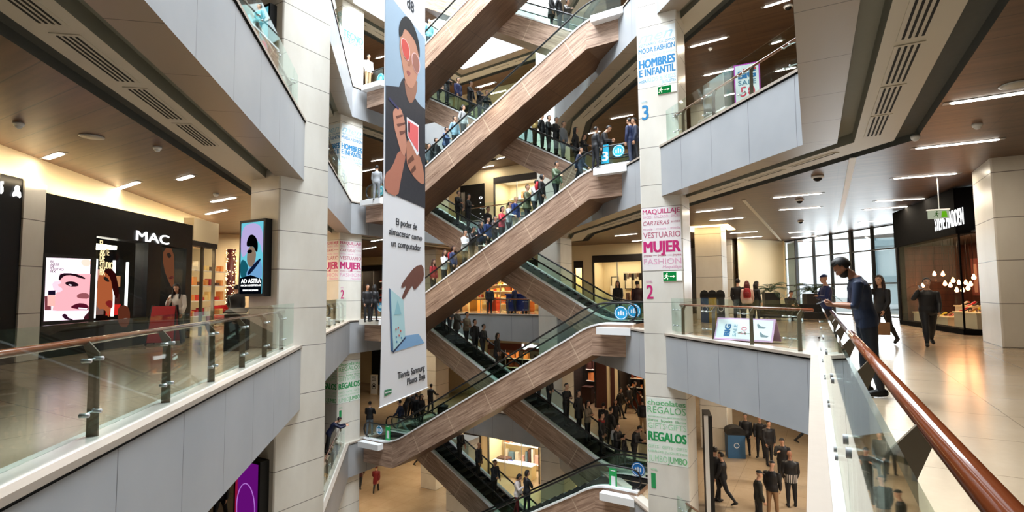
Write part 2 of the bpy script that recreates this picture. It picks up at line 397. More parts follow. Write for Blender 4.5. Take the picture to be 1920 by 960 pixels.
def make_escalator(mirror, label):
    f = (lambda s: ELEN-s) if mirror else (lambda s: s)
    e = empty('escalator', (0, 0, 0), 0, label, 'escalator')
    def P(s, w, z): return (f(s), w, z)
    # cladding: front, back faces split at the kinks so the grain can turn
    secs = [0, 1.96, 12.4, ELEN]; uniq = sorted(set([s for s, _ in TOP]+secs))
    def bot(s): return -1.0 if s <= 1.96 else (4.9 if s >= 12.4 else -1.0+(s-1.96)*5.9/10.44)
    mb = MB()
    for a, b in zip(uniq, uniq[1:]):
        if b-a < 1e-5: continue
        mid = (a+b)/2
        def g(s, z):
            sl = math.atan(.565)
            if mid < 1.96: return (s*1.0+.4, z)
            if mid > 12.4: return (s*1.0+.1, z-5.9)
            return ((s-1.96)*math.cos(sl)+(z+1)*math.sin(sl)+.35, -(s-1.96)*math.sin(sl)+(z+1)*math.cos(sl))
        q = [(a, bot(a)), (b, bot(b)), (b, deck(b)-.05), (a, deck(a)-.05)]
        for w in (0, WID): mb.face([P(s, w, z) for s, z in q], [g(s, z) for s, z in q])
        if mid <= 1.96 or mid >= 12.4 or True: pass
    for s in (0, ELEN): mb.face([P(s, 0, bot(s)), P(s, WID, bot(s)), P(s, WID, deck(s)-.05), P(s, 0, deck(s)-.05)])
    o = mb.build('truss_cladding', 'wood_cladding', e)
    mb = MB()
    for (a, b) in ((0, 1.96), (1.96, 12.4), (12.4, ELEN)):
        L = math.hypot(b-a, bot(b)-bot(a)); u0 = a
        mb.face([P(a, 0, bot(a)), P(b, 0, bot(b)), P(b, WID, bot(b)), P(a, WID, bot(a))], [(u0, 0), (u0+L, 0), (u0+L, WID), (u0, WID)])
    mb.build('soffit_cladding', 'wood_soffit', e)
    mb = MB()                                      # white deck capping, both sides
    for w0, w1 in ((-.03, .2), (WID-.2, WID+.03)):
        for (a, za), (b, zb) in zip(TOP, TOP[1:]):
            if b-a < 1e-5: continue
            q = [P(a, w0, za), P(b, w0, zb), P(b, w1, zb), P(a, w1, za)]; r = [(x, y, z-.07) for x, y, z in q]
            mb.face(q); mb.face(r[::-1])
            for i in range(4): mb.face([q[i], r[i], r[(i+1) % 4], q[(i+1) % 4]])
    mb.build('deck_trim', 'white_trim', e)
    mb = MB(); n = 30                              # steps
    s0, s1 = 1.9, 12.4
    for i in range(n):
        a = s0+(s1-s0)*i/n; b = s0+(s1-s0)*(i+1)/n; z = LV*(i+1)/n
        mb.box(min(f(a), f(b)), max(f(a), f(b)), .3, WID-.3, z-.45, z)
    for (a, b, z) in ((0, 1.9, 0), (12.4, ELEN, LV)): mb.box(min(f(a), f(b)), max(f(a), f(b)), .3, WID-.3, z-.15, z+.005)
    mb.build('steps', 'step_metal', e)
    mb = MB()                                      # inner skirts
    for w in (.2, WID-.2):
        for a, b in zip(uniq, uniq[1:]): mb.face([P(a, w, deck(a)), P(b, w, deck(b)), P(b, w, tread(b)-.2), P(a, w, tread(a)-.2)])
    mb.build('skirt_panel', 'charcoal', e)
    ss = [.25+i*(ELEN-.5)/60 for i in range(61)]
    def hr(s):
        return deck(s)+.72
    for w in (.1, WID-.1):
        mb = MB()
        for a, b in zip(ss, ss[1:]):
            for dw in (-.006, .006): mb.face([P(a, w+dw, deck(a)), P(b, w+dw, deck(b)), P(b, w+dw, hr(b)-.03), P(a, w+dw, hr(a)-.03)])
        mb.build('balustrade_glass', 'escalator_glass', e)
        mb = MB(); pts = [P(s, w, hr(s)) for s in ss]
        e0 = [P(.25-.34*math.sin(t), w, hr(.25)-.34+.34*math.cos(t)) for t in [math.pi*(1-j/8) for j in range(8)]]
        e1 = [P(ELEN-.25+.34*math.sin(t), w, hr(ELEN-.25)-.34+.34*math.cos(t)) for t in [math.pi*(j+1)/8 for j in range(8)]]
        mb.tube(e0+pts+e1, .038, 8); mb.build('handrail', 'rubber', e)
    if not mirror:
        for (a, b, z) in ((12.75, ELEN, 5.72), (0, 1.4, -.18)):
            mb = MB(); mb.box(a, b, -.38, -.03, z, z+.26); mb.build('landing_ledge', 'white_trim', e)
    return e
esc_f = make_escalator(False, 'x'); esc_b = make_escalator(True, 'x')
ords = {-2: 'ground floor to the first gallery', -1: 'first gallery to the second', 0: 'second gallery to the third', 1: 'third gallery to the fourth', 2: 'fourth gallery to the top floor'}
REG = {}
for q in bpy.data.objects:
    if q.parent: REG.setdefault(q.parent.name, []).append(q)
for k in (-2, -1, 0, 1, 2):
    zf = LV*k
    a = esc_f if k == -2 else copy_tree(esc_f, None, REG); a.location = EL+Vector((0, 0, zf)); a.rotation_euler = (0, 0, ANG)
    tag(a, 'wood clad front escalator rising to the right from the '+ords[k], 'escalator', 'crossing escalators')
    b = esc_b if k == -2 else copy_tree(esc_b, None, REG); b.location = EL+EN*1.9+Vector((0, 0, zf)); b.rotation_euler = (0, 0, ANG)
    tag(b, 'wood clad rear escalator rising to the left from the '+ords[k], 'escalator', 'crossing escalators')
def epos(s, w, z): return EL+ED*s+EN*w+Vector((0, 0, z))
# ------------------------------------------------------------------ railings
def edge(i):
    a = Vector(HOLE[i]); b = Vector(HOLE[(i+1) % len(HOLE)]); d = (b-a).normalized(); n = Vector((d.y, -d.x)); return a, b, d, n, (b-a).length
def railing(i, s0, s1, z, label, first=None, pitch=1.6, group='glass railings round the atrium', wood='handrail_wood', capend=True):
    a, b, d, n, L = edge(i); M2 = Matrix(((d.x, n.x, 0), (d.y, n.y, 0), (0, 0, 1)))
    def Q(s, t, h): return Vector((a.x+d.x*s+n.x*t, a.y+d.y*s+n.y*t, z+h))
    e = empty('glass_railing', Q(s0, .25, .03), 0, label, 'railing', group)
    e.location = Q(s0, .25, .03)
    K = []
    mb = MB(); mb.tube([Q(s0, .36, .92), Q(s1, .36, .92)], .034, 14); K.append(mb.build('handrail', wood))
    posts = []; s = s0+(first if first is not None else .3)
    while s < s1-.05: posts.append(s); s += pitch
    pp = None; gp = None; cp = None
    jo = [p+.24 for p in posts if p+.24 < s1-.1]
    for p in posts:
        if pp is None:
            mb = MB(); prof = [(.22, 0), (.32, 0), (.32, .72), (.385, .88), (.34, .905), (.235, .78)]
            mb.prism([(-.01, t, h) for t, h in prof], (.02, 0, 0)); pp = mb.build('post', 'dark_steel'); o = pp
        else: o = pp.copy(); COL.objects.link(o)
        o.matrix_world = Matrix.Translation(Q(p, 0, 0.03)) @ M2.to_4x4(); K.append(o)
    cuts = [s0]+jo+[s1]
    for c0, c1 in zip(cuts, cuts[1:]):
        mb = MB(); mb.obox((Q(c0+.012, .15, .62)+Q(c1-.012, .15, .62))/2, (c1-c0-.024, .012, 1.0), M2); K.append(mb.build('glass_panel', 'glass'))
    for p in posts:
        if p+.24 >= s1-.1: continue
        if cp is None:
            mb = MB(); h = 0
            mb.tube([(0, .27, h), (.12, .2, h), (.34, .19, h)], .009, 6)
            for x in (.14, .34): mb.cyl((x, .135, h), (x, .21, h), .02, .02, 8)
            cp = mb.build('glass_clamp', 'steel'); o = cp
        else: o = cp.copy(); COL.objects.link(o)
        o.matrix_world = Matrix.Translation(Q(p, 0, 0.29)) @ M2.to_4x4(); K.append(o)
        o = cp.copy(); COL.objects.link(o); o.matrix_world = Matrix.Translation(Q(p, 0, 0.77)) @ M2.to_4x4(); K.append(o)
    mi = Matrix.Translation(e.location).inverted()
    bpy.context.view_layer.update()
    for o in K:
        mw = o.matrix_world.copy(); o.parent = e; o.matrix_parent_inverse = mi
    return e
railing(5, 13.15, 30.2, 0, 'brown handrail glass railing along the near left gallery edge by the make-up shop', .78)
railing(5, .3, 11.0, 0, 'glass railing of the second gallery between the big left column and the lettered one')
railing(5, 13.15, 24, LV, 'upper glass railing above the near left grey fascia')
railing(5, .3, 11.0, LV, 'glass railing of the third gallery just behind the big left column')
railing(5, .3, 11.0, -LV, 'glass railing of the first gallery where a man leans below the left lettered column')
railing(5, .3, 11.0, 2*LV, 'topmost glass railing behind the big left column')
railing(0, 4.2, 16.1, 0, 'glass railing with glossy red-brown handrail running towards the viewer', .15, 1.75)
railing(1, .35, 5.9, 0, 'glass railing in front of the overturned sale board')
railing(1, .0, 5.9, LV, 'glass railing above the right gallery with the upright sale poster')
railing(1, .35, 5.9, -LV, 'glass railing of the first gallery at the foot of the right lettered column')
railing(1, 14.6, 17.1, 0, 'short glass railing past the right escalator landings')
for k, w in ((0, 'second'), (1, 'third'), (-1, 'first'), (2, 'fourth')):
    railing(3, .2, 6.9, LV*k, 'far glass railing across the back of the atrium on the %s gallery' % w)
# ------------------------------------------------------------------ ceiling lamps, vents, detectors
def ceiling_light(p, q, z, label, power=70, warm=(1, .86, .66), w=.1, r=0.):
    a = atz(*p, z); b = atz(*q, z); c = (a+b)/2; L = (b-a).length; rz = math.atan2((b-a).y, (b-a).x)
    ceil_lamp(c.x, c.y, z, L, rz, label, power, warm, w)
LAMP = []
def ceil_lamp(x, y, z, L, rz, label, power=70, warm=(1, .86, .66), w=.1):
    e = empty('ceiling_light', (x, y, z), rz, label, 'ceiling light', 'recessed linear ceiling lights'); e['n'] = 1; del e['n']
    mb = MB(); h = w/2; pts = [(-L/2-h, 0)]+[(-L/2, -h)]+[(L/2, -h)]+[(L/2+h, 0)]+[(L/2, h)]+[(-L/2, h)]
    mb.prism([(a*1.0, b*1.0, -.022) for a, b in pts], (0, 0, .012)); d = mb.build('diffuser', 'lamp_white', e)
    mb = MB(); mb.box(-L/2-.14, L/2+.14, -h-.02, h+.02, -.01, .0); mb.build('frame', 'grey_metal', e)
    if power:
        l = bpy.data.lights.new('lamp', 'AREA'); l.shape = 'RECTANGLE'; l.size = L; l.size_y = w; l.energy = power; l.color = warm
        o = bpy.data.objects.new('lamp', l); COL.objects.link(o); o.parent = e; o.location = (0, 0, -.04)
C2 = 4.35; C3 = LV+4.35; C4 = 2*LV+4.35
RL = [((1788, 192), (1920, 172)), ((1722, 277), (1868, 261)), ((1680, 334), (1790, 325)), ((1645, 377), (1730, 372)), ((1622, 393), (1698, 387)), ((1615, 416), (1672, 413)),
      ((1453, 370), (1537, 362)), ((1463, 393), (1535, 388)), ((1481, 436), (1530, 433)), ((1485, 445), (1529, 442)),
      ((1307, 397), (1372, 390)), ((1333, 413), (1391, 408)), ((1371, 437), (1418, 434)), ((1384, 446), (1427, 443))]
RN = ['nearest of the right gallery over the polished walkway', 'second from the viewer in the row before the shoe shop', 'third in the row before the shoe shop, behind the hanging exit sign',
      'fourth in the row towards the shoe shop', 'fifth in the row towards the shoe shop', 'last in the row before the right end of the window wall',
      'first of the middle row on the right gallery, beside the dome camera', 'second of the middle row on the right gallery', 'third of the middle row near the window wall', 'last of the middle row at the window wall',
      'first of the row just right of the lettered column', 'second of the row right of the lettered column', 'third of the row right of the lettered column', 'farthest of the row right of the lettered column']
for (p, q), s in zip(RL, RN): ceiling_light(p, q, C2, 'linear ceiling light, '+s, 30)
for (p, q), s in zip([((88, 296), (114, 287)), ((220, 354), (258, 341)), ((336, 336), (359, 329)), ((398, 378), (439, 370)), ((388, 401), (424, 393)), ((412, 448), (440, 443)), ((404, 458), (436, 452))],
        ['small one nearest over the left gallery', 'the long one beside the bright shop cove', 'small one in the middle of the left gallery ceiling', 'before the big left column, upper of two', 'before the big left column, lower of two', 'far left gallery, upper of two', 'far left gallery, lower of two']):
    ceiling_light(p, q, C2, 'linear ceiling light, '+s, 9, w=.13)
for (p, q), s in zip([((1297, 87), (1360, 70)), ((1322, 141), (1378, 128)), ((1436, 12), (1480, -2)), ((1449, 81), (1464, 76)), ((1456, 133), (1490, 126)), ((1343, 182), (1381, 174)), ((1147, 222), (1185, 215)), ((1104, 250), (1124, 246)), ((897, 163), (925, 155)), ((932, 298), (957, 291)), ((898, 315), (925, 310)), ((697, 302), (720, 298)), ((681, 321), (702, 317))],
        ['over the sale poster gallery, uppermost left', 'over the sale poster, left', 'at the top edge over the upright sale poster', 'small one right above the sale poster', 'right above the sale poster railing', 'lowest one left of the sale poster', 'over the third landing near the column lettering', 'over the third landing, farther small one', 'seen between the upper escalators', 'seen under the rear escalator, right', 'seen under the rear escalator, left', 'behind the banner beside the left lettered column, upper', 'behind the banner beside the left lettered column, lower']):
    ceiling_light(p, q, C3, 'third gallery ceiling light, '+s, 30)
for (p, q), s in zip([((1154, 442), (1193, 438)), ((1186, 452), (1208, 450)), ((682, 467), (704, 463)), ((697, 452), (721, 448))],
        ['middle of those behind the second landing', 'partly hidden by the right lettered column', 'lower beside the left lettered column', 'upper beside the left lettered column']):
    ceiling_light(p, q, C2, 'second gallery ceiling light, '+s, 30)
ceiling_light((706, 109), (722, 105), C4, 'white linear ceiling light of the fourth gallery beside the banner top', 60)
# lamps of the lower floors, whose ceilings lie below the eye
for x, y in ((-3, 22), (-3, 27), (1.5, 17), (1.5, 23), (-10, 31), (-15, 33), (-24, 27), (-25, 33), (3.5, 12), (-9, 35)):
    ceil_lamp(x, y, -1.6, 1.22, 0, 'white linear ceiling light under the second gallery slab, over the first gallery', 190 if 0 < x < 3 else 75, (1, .9, .78) if x > 0 else WARM)
for x, y in ((-18, 31), (-12, 31), (-25, 25), (-26, 32), (-8, 24), (-20, 36)):
    ceil_lamp(x, y, -1.6-LV, 1.22, 0, 'white linear ceiling light under the first gallery slab, over the ground floor', 120, WARM)
def vents(i, ss, z, w=.26, L=1.35, t=1.22, slots=4):
    a, b, d, n, _ = edge(i)
    for j, s in enumerate(ss):
        e = empty('air_vent', (a.x+d.x*s+n.x*t, a.y+d.y*s+n.y*t, z), math.atan2(d.y, d.x), VL[(i, round(z, 2))] , 'vent', 'slotted air vents in the gallery soffits')
        mb = MB(); mb.box(-L/2-.05, L/2+.05, -w/2-.03, w/2+.03, -.012, 0); mb.build('vent_plate', 'vent_strip', e)
        for q in range(slots):
            y = (q-(slots-1)/2)*w/slots; mb = MB(); mb.box(-L/2, L/2, y-.014, y+.014, -.017, -.011); mb.build('slot', 'slot_black', e)
VL = {}
for i, s in ((5, 'left'), (0, 'right'), (1, 'right diagonal'), (3, 'far'), (4, 'left back'), (2, 'far right')):
    for zz, q in ((C2, 'under the third gallery slab'), (C3, 'under the fourth gallery slab'), (C4, 'under the top slab')):
        VL[(i, round(zz, 2))] = 'slotted cream air vent in the %s soffit edge %s' % (s, q)
vents(5, [21.85, 20.2, 18.55, 16.87], C2)
vents(0, [7.1+3.95, 8.7+3.95, 10.26+3.95, 11.8+3.95], C2)
vents(1, [1.1, 2.75, 4.4], C2, .1, 1.3, 1.2, 1)
vents(1, [9.8, 11.3, 12.8, 14.3, 15.8], C3, .2, 1.1, 1.2, 1)
vents(1, [9.8, 11.5, 13.2], C2, .12, 1.3, 1.2, 1)
vents(3, [1.2, 3.0, 4.8], C4, .2, 1.3, 1.2, 1)
vents(4, [8.2, 6.4], C2, .2, 1.2, 1.2, 1); vents(4, [8.2, 6.4], C3, .2, 1.2, 1.2, 1); vents(4, [8.2, 6.4], C4, .2, 1.2, 1.2, 1)
# ------------------------------------------------------------------ printed and backlit artwork helpers
def cmat(rgb, lit=0.):
    n = 'print_%02x%02x%02x_%d' % (*rgb, int(lit*10))
    return (emis(n, rgb, lit) if lit else mat(n, rgb, .55)) and n
class Plane:
    def __init__(s, p0, xd, z0=0):
        s.p = Vector((p0[0], p0[1], z0)); s.x = Vector((xd[0], xd[1], 0)).normalized(); s.n = s.x.cross(Vector((0, 0, 1)))
        if s.n.dot(ORG-s.p) < 0: s.n = -s.n
    def px(s, x, y):
        d = ray(x, y); t = (s.p-ORG).dot(s.n)/d.dot(s.n); q = ORG+d*t-s.p; return q.dot(s.x), q.z
    def at(s, u, z, o=0.): return s.p+s.x*u+Vector((0, 0, z))+s.n*o
def smooth_poly(P, it=2):
    for _ in range(it):
        Q = []
        for i in range(len(P)):
            a, b = P[i], P[(i+1) % len(P)]; Q += [(a[0]*.75+b[0]*.25, a[1]*.75+b[1]*.25), (a[0]*.25+b[0]*.75, a[1]*.25+b[1]*.75)]
        P = Q
    return P
def art(par, pl, name, pts, rgb, layer=1, crop=None, lit=0., smooth=0, matn=None):
    if crop: pts = [(crop[0]+x/crop[2], crop[1]+y/crop[3 if len(crop) > 3 else 2]) for x, y in pts]; pts = [pl.px(*p) for p in pts]
    if smooth: pts = smooth_poly(pts, smooth)
    mb = MB(); mb.prism([pl.at(u, z, .003*layer-.002) for u, z in pts], pl.n*.002)
    o = mb.build(name, matn or cmat(rgb, lit)); adopt(par, o); return o
def slab(par, pl, name, u0, u1, z0, z1, o0, o1, m_):
    mb = MB(); mb.prism([pl.at(u0, z0, o0), pl.at(u1, z0, o0), pl.at(u1, z1, o0), pl.at(u0, z1, o0)], pl.n*(o1-o0)); o = mb.build(name, m_)
    return adopt(par, o) if par else o
def sign_text(par, pl, txt, u, z, h, w, matname, o=.004, bold=0., name='lettering', shear=0., depth=None):
    t = lettering([(txt, 0, 0, h, w, bold, shear)], matname, None, pl.at(u, z, o), pl.x if pl.x.cross(Vector((0, 0, 1))).dot(pl.n) > 0 else -pl.x, name)
    bpy.context.view_layer.update(); return adopt(par, t)
def words(par, pl, items, matname, o=.004, name='lettering'):
    t = lettering(items, matname, None, pl.at(0, 0, o), pl.x, name); bpy.context.view_layer.update(); return adopt(par, t)

# ------------------------------------------------------------------ column lettering
BL, BLp, MG, MGp, GR, GRp = (30, 128, 186), (178, 216, 232), (206, 40, 120), (232, 176, 204), (40, 160, 92), (172, 222, 184)
WDS = {
 1: dict(bg=(238, 246, 248), z=(2.75, 3.80), strong=BL, mid=(90, 160, 200), pale=BLp, num='3', rows=[
    ('men', .0, .95, 52, 72, 0, 'p', .35), ('VESTUARIO · CALZADO', 0, 1, 75, 80, 0, 'm'), ('MODA FASHION', 0, 1, 83, 93, .015, 's'), ('DRESS SHOES DRESS SHOES', 0, 1, 97, 101, 0, 'p'),
    ('HOMBRES', 0, 1, 105, 121, .042, 's'), ('E INFANTIL', 0, 1, 123, 137, .034, 's'), ('KIDS & KIDS', .22, 1, 141, 149, .01, 'p'), ('MODA', .0, .2, 144, 149, .02, 'm'), ('JUGUETES', .62, 1, 151, 156, 0, 'm')]),
 0: dict(bg=(246, 240, 242), strong=MG, mid=(190, 90, 120), pale=MGp, num='2', rows=[
    ('MAQUILLAJE', 0, 1, 391, 400, .01, 's'), ('SHOES · CALZADO · SHOES', 0, 1, 403, 408, 0, 'p'), ('CARTERAS', 0, .72, 413, 421, .0, 'm', .25), ('SHOES', .76, 1, 415, 418, 0, 'm'), ('moda · moda · moda', 0, 1, 426, 430, 0, 'p'),
    ('VESTUARIO', 0, 1, 434, 445, .0, 'm'), ('MUJER', 0, 1, 451, 472, .045, 's'), ('joyas — joyas — joyas', 0, 1, 476, 480, .01, 'm'), ('FASHION', 0, 1, 484, 495, 0, 'p'), ('Maquillaje', .5, 1, 497, 503, 0, 'p', .3)]),
 -1: dict(bg=(238, 246, 238), strong=GR, mid=(110, 190, 130), pale=GRp, num='1', rows=[
    ('chocolates', 0, 1, 750, 760, .02, 'm'), ('REGALOS', 0, 1, 762, 775, 0, 'm'), ('accesorios accesorios', 0, 1, 779, 783, 0, 'p'), ('libros  books  libros', 0, 1, 786, 791, .01, 'm'), ('GIFTS·GIFTS', 0, 1, 793, 804, 0, 'p'),
    ('REGALOS', 0, 1, 810, 827, .042, 's'), ('GIFTS · GIFTS · GIFTS', 0, 1, 835, 841, 0, 'p'), ('LIBROS JUGUETES', 0, 1, 845, 849, 0, 'p'), ('JUMBO', 0, .49, 854, 866, .0, 'p'), ('JUMBO', .5, 1, 854, 866, .02, 'm')]),
 2: dict(bg=(238, 248, 248), strong=(70, 190, 200), mid=(150, 215, 222), pale=(196, 232, 236), num='4', rows=[
    ('DEPORTES', 0, 1, 60, 72, .02, 'm'), ('MUSICA', .3, 1, 76, 86, 0, 'p'), ('AUDIO VIDEO', 0, 1, 90, 98, 0, 'p'), ('TECNO', 0, 1, 109, 130, .045, 's'), ('Y DEPORTES', 0, 1, 131, 145, .03, 's'), ('COMPUTACION', 0, 1, 150, 158, 0, 'p')])}
REFZ = {1: LV, 0: 0, -1: -LV, 2: LV}
def yz(y, lv): return aty(1240, y, 17.0).z-REFZ[lv]
def column_graphic(pl, width, lv, side, dig=True, tint=None):
    W_ = WDS[lv]; zs = [yz(r[3], lv) for r in W_['rows']]+[yz(r[4], lv) for r in W_['rows']]; z1 = max(zs)+.05; z0 = min(zs)-.06; zb = LV*lv
    e = empty('wall_lettering', pl.at(.02, zb+z0), 0, side, 'wall lettering', 'vinyl word panels on the columns')
    m_ = .04
    slab(e, pl, 'backing_panel', m_, width-m_, zb+z0, zb+z1, .0, .003, cmat(W_['bg']))
    pos_ = {}
    for r in W_['rows']:
        txt, a, b, y0, y1, bold, c = r[:7]; sh = r[7] if len(r) > 7 else 0
        zt, zl = yz(y0, lv), yz(y1, lv); pos_.setdefault(c, []).append((txt, .06+a*(width-.12), zb+zl, zt-zl, (b-a)*(width-.12), bold, sh))
    for c, key in (('s', 'strong'), ('m', 'mid'), ('p', 'pale')):
        if c in pos_: words(e, pl, pos_[c], cmat(W_[key]), .0045)
    if dig:
        y0, y1 = {1: (191, 219), 0: (533, 560), -1: (888, 917), 2: (193, 219)}[lv]
        zl, zt = yz(y1, lv), yz(y0, lv)
        words(e, pl, [(W_['num'], .12, zb+zl, zt-zl, .22 if W_['num'] != '1' else .14, .015)], cmat(W_['strong']), .0045, 'level_number')
        words(e, pl, [('NIVEL', .12, zb+zt+.06, .07, .2, 0)], cmat(W_['pale']), .0045)
    return e
PR = Plane((-5.04, 17.0), (1, 0)); PLs = Plane((-20.55, 18.55), (0, 1)); PLf = Plane((-21.9, 18.55), (1, 0))
CN = {1: 'blue HOMBRES E INFANTIL', 0: 'magenta MUJER', -1: 'green REGALOS', 2: 'pale cyan TECNO'}
for lv in (1, 0, -1): column_graphic(PR, 1.29, lv, CN[lv]+' word panel on the right hand lettered column')
for lv in (2, 1, 0, -1):
    column_graphic(PLs, 1.5, lv, CN[lv]+' word panel on the lit right face of the left lettered column')
    column_graphic(PLf, 1.35, lv, CN[lv]+' word panel on the shaded left face of the left lettered column')
def runner(par, pl, u, z, h, m_):             # running figure of an exit sign
    S = lambda P: [(u+x*h, z+y*h) for x, y in P]
    for P in ([(.36, .82), (.43, .78), (.5, .82), (.5, .92), (.43, .97), (.36, .92)], [(.2, .72), (.42, .76), (.58, .56), (.72, .58), (.72, .52), (.54, .48), (.44, .6), (.4, .44), (.55, .3), (.5, .04), (.42, .04), (.45, .27), (.3, .38), (.2, .2), (0, .2), (0, .27), (.16, .28), (.28, .5), (.3, .66), (.22, .65), (.14, .5), (.08, .52)]):
        art(par, pl, 'running_figure', S(P), None, 3, matn=m_)
emis('exit_green', (18, 120, 60), .9); emis('exit_pale', (235, 250, 215), 1.3)
def exit_sign(pl, u0, z0, w, h, label):
    e = empty('exit_sign', pl.at(u0, z0), 0, label, 'exit sign', 'green emergency exit signs')
    slab(e, pl, 'housing', u0, u0+w, z0, z0+h, -.002, .02, 'white_trim'); P2 = Plane(pl.at(0, 0, .021), pl.x)
    P2.p = pl.at(0, 0, .021); P2.n = pl.n; P2.x = pl.x
    art(e, P2, 'green_field', [(u0, z0), (u0+w*.7, z0), (u0+w*.7, z0+h), (u0, z0+h)], None, 1, matn='exit_green')
    art(e, P2, 'pale_field', [(u0+w*.72, z0+.01), (u0+w-.01, z0+.01), (u0+w-.01, z0+h-.01), (u0+w*.72, z0+h-.01)], None, 1, matn='exit_pale')
    runner(e, P2, u0+.02, z0+.02, h*.85, 'exit_pale')
    a = u0+w*.36; c = z0+h/2; art(e, P2, 'arrow', [(a, c-.012), (a+.1, c-.012), (a+.1, c-.04), (a+.16, c), (a+.1, c+.04), (a+.1, c+.012), (a, c+.012)], None, 3, matn='exit_pale')
    return e
def pr_rect(pl, x0, y0, x1, y1):
    a = pl.px(x0, max(y0, y1)); b = pl.px(x1, min(y0, y1)); return a[0], a[1], b[0]-a[0], b[1]-a[1]
exit_sign(PR, *pr_rect(PR, 1244, 527, 1279, 509), 'green running man exit sign on the lettered column under MUJER')
exit_sign(PR, *pr_rect(PR, 1234, 178, 1269, 157), 'green running man exit sign on the lettered column under HOMBRES E INFANTIL')

# ------------------------------------------------------------------ hanging banner
BP = Plane((atz(712, 765, -1.73).x, atz(712, 765, -1.73).y), (-.2571, .9664))
ban = empty('hanging_banner', BP.at(1.5, -1.73), 0, 'tall white advertising banner hanging in the atrium, portrait above, text below', 'banner')
mb = MB(); N = 14; z0, z1 = -1.70, 11.4
prof = [(.12+(.0-.12)*max(0, 1-(z-z0)/5)**1.5, 2.87+(.24)*max(0, 1-(z-z0)/5)**1.5, z) for z in [z0+(z1-z0)*i/20 for i in range(21)]]
for (a0, b0, za), (a1, b1, zb) in zip(prof, prof[1:]):
    for j in range(N):
        q = []
        for (a, b, z, t) in ((a0, b0, za, j/N), (a0, b0, za, (j+1)/N), (a1, b1, zb, (j+1)/N), (a1, b1, zb, j/N)): q.append(BP.at(a+(b-a)*t, z, -.004))
        mb.face(q); mb.face([p-BP.n*.006 for p in q][::-1])
fab = adopt(ban, mb.build('fabric', cmat((226, 228, 234))))
mb = MB(); mb.tube([BP.at(-.04, -1.72, 0), BP.at(3.16, -1.72, 0)], .018, 8); adopt(ban, mb.build('bottom_rod', 'white_trim'))
c1 = (716, 0, 4.8); c2 = (716, 180, 4.364); c3 = (706, 490, 3.428)
art(ban, BP, 'portrait_background', [BP.px(722.5, -60), BP.px(738, 0), BP.px(797, 73), BP.px(797, 391), BP.px(722, 358)], (150, 172, 192), 1)
art(ban, BP, 'portrait_shirt', [(723, 160), (748, 163), (752, 152), (757, 145), (770, 170), (782, 190), (790, 200), (797, 205), (797, 391), (722, 358)], (38, 40, 50), 2, (0, 0, 1))
art(ban, BP, 'portrait_neck', [(196, 690), (320, 700), (310, 860), (255, 950), (215, 850)], (150, 104, 84), 3, c1, smooth=1)
art(ban, BP, 'portrait_face', [(165, 300), (190, 200), (260, 230), (320, 380), (338, 560), (320, 680), (290, 770), (262, 800), (215, 760), (190, 640), (172, 520), (155, 430)], (186, 132, 108), 4, c1, smooth=2)
art(ban, BP, 'portrait_hair', [(152, 330), (150, 230), (175, 165), (215, 140), (265, 190), (310, 300), (338, 420), (338, 540), (322, 470), (300, 380), (262, 320), (225, 270), (195, 260), (182, 320), (165, 330)], (22, 22, 26), 5, c1, smooth=2)
art(ban, BP, 'portrait_nose', [(244, 500), (262, 500), (258, 600), (225, 590), (238, 560)], (160, 106, 84), 5, c1, smooth=1)
art(ban, BP, 'portrait_lips', [(218, 630), (245, 640), (258, 665), (240, 690), (222, 665)], (150, 84, 80), 5, c1, smooth=2)
for nm, P in (('left', [(168, 330), (215, 360), (250, 440), (245, 540), (225, 555), (190, 500), (170, 430)]), ('right', [(262, 480), (300, 470), (335, 540), (340, 620), (322, 670), (296, 650), (268, 580)])):
    art(ban, BP, 'glasses_frame', P, (236, 190, 190), 6, c1, smooth=2)
    cx = sum(p[0] for p in P)/len(P); cy = sum(p[1] for p in P)/len(P)
    art(ban, BP, 'glasses_lens', [(cx+(x-cx)*.86, cy+(y-cy)*.93) for x, y in P], (196, 74, 66) if nm == 'left' else (150, 98, 84), 7, c1, smooth=2)
art(ban, BP, 'portrait_forearm', [(20, 640), (80, 590), (140, 430), (195, 480), (180, 560), (150, 700), (130, 830), (20, 780)], (176, 112, 92), 3, c2, smooth=1)
art(ban, BP, 'portrait_hand', [(90, 110), (140, 88), (165, 130), (190, 230), (185, 310), (205, 380), (185, 510), (150, 450), (120, 340), (100, 260), (88, 170)], (194, 134, 112), 4, c2, smooth=2)
for i, P in enumerate(([(108, 165), (165, 150), (170, 165), (120, 185)], [(118, 230), (185, 215), (186, 232), (128, 252)], [(140, 290), (190, 280), (190, 300), (150, 322)])): art(ban, BP, 'finger_shadow', P, (110, 66, 56), 5, c2)
art(ban, BP, 'stylus', [(55, 8), (70, 22), (140, 105), (128, 112), (50, 25)], (42, 44, 92), 5, c2)
art(ban, BP, 'portrait_second_hand', [(200, 340), (245, 400), (300, 480), (318, 520), (345, 640), (345, 740), (262, 670), (210, 580), (198, 520)], (180, 122, 98), 4, c2, smooth=2)
for P in ([(250, 480), (262, 520), (215, 560), (205, 530)], [(270, 560), (276, 600), (240, 640), (232, 610)]): art(ban, BP, 'finger_shadow', P, (104, 64, 50), 5, c2)
art(ban, BP, 'telephone_edge', [(200, 172), (298, 240), (300, 470), (285, 490), (205, 330)], (232, 232, 238), 5, c2)
art(ban, BP, 'telephone_back', [(208, 200), (294, 255), (293, 460), (212, 330)], (226, 104, 106), 6, c2)
art(ban, BP, 'telephone_lens', [(212, 215), (225, 224), (225, 300), (212, 290)], (30, 20, 28), 7, c2)
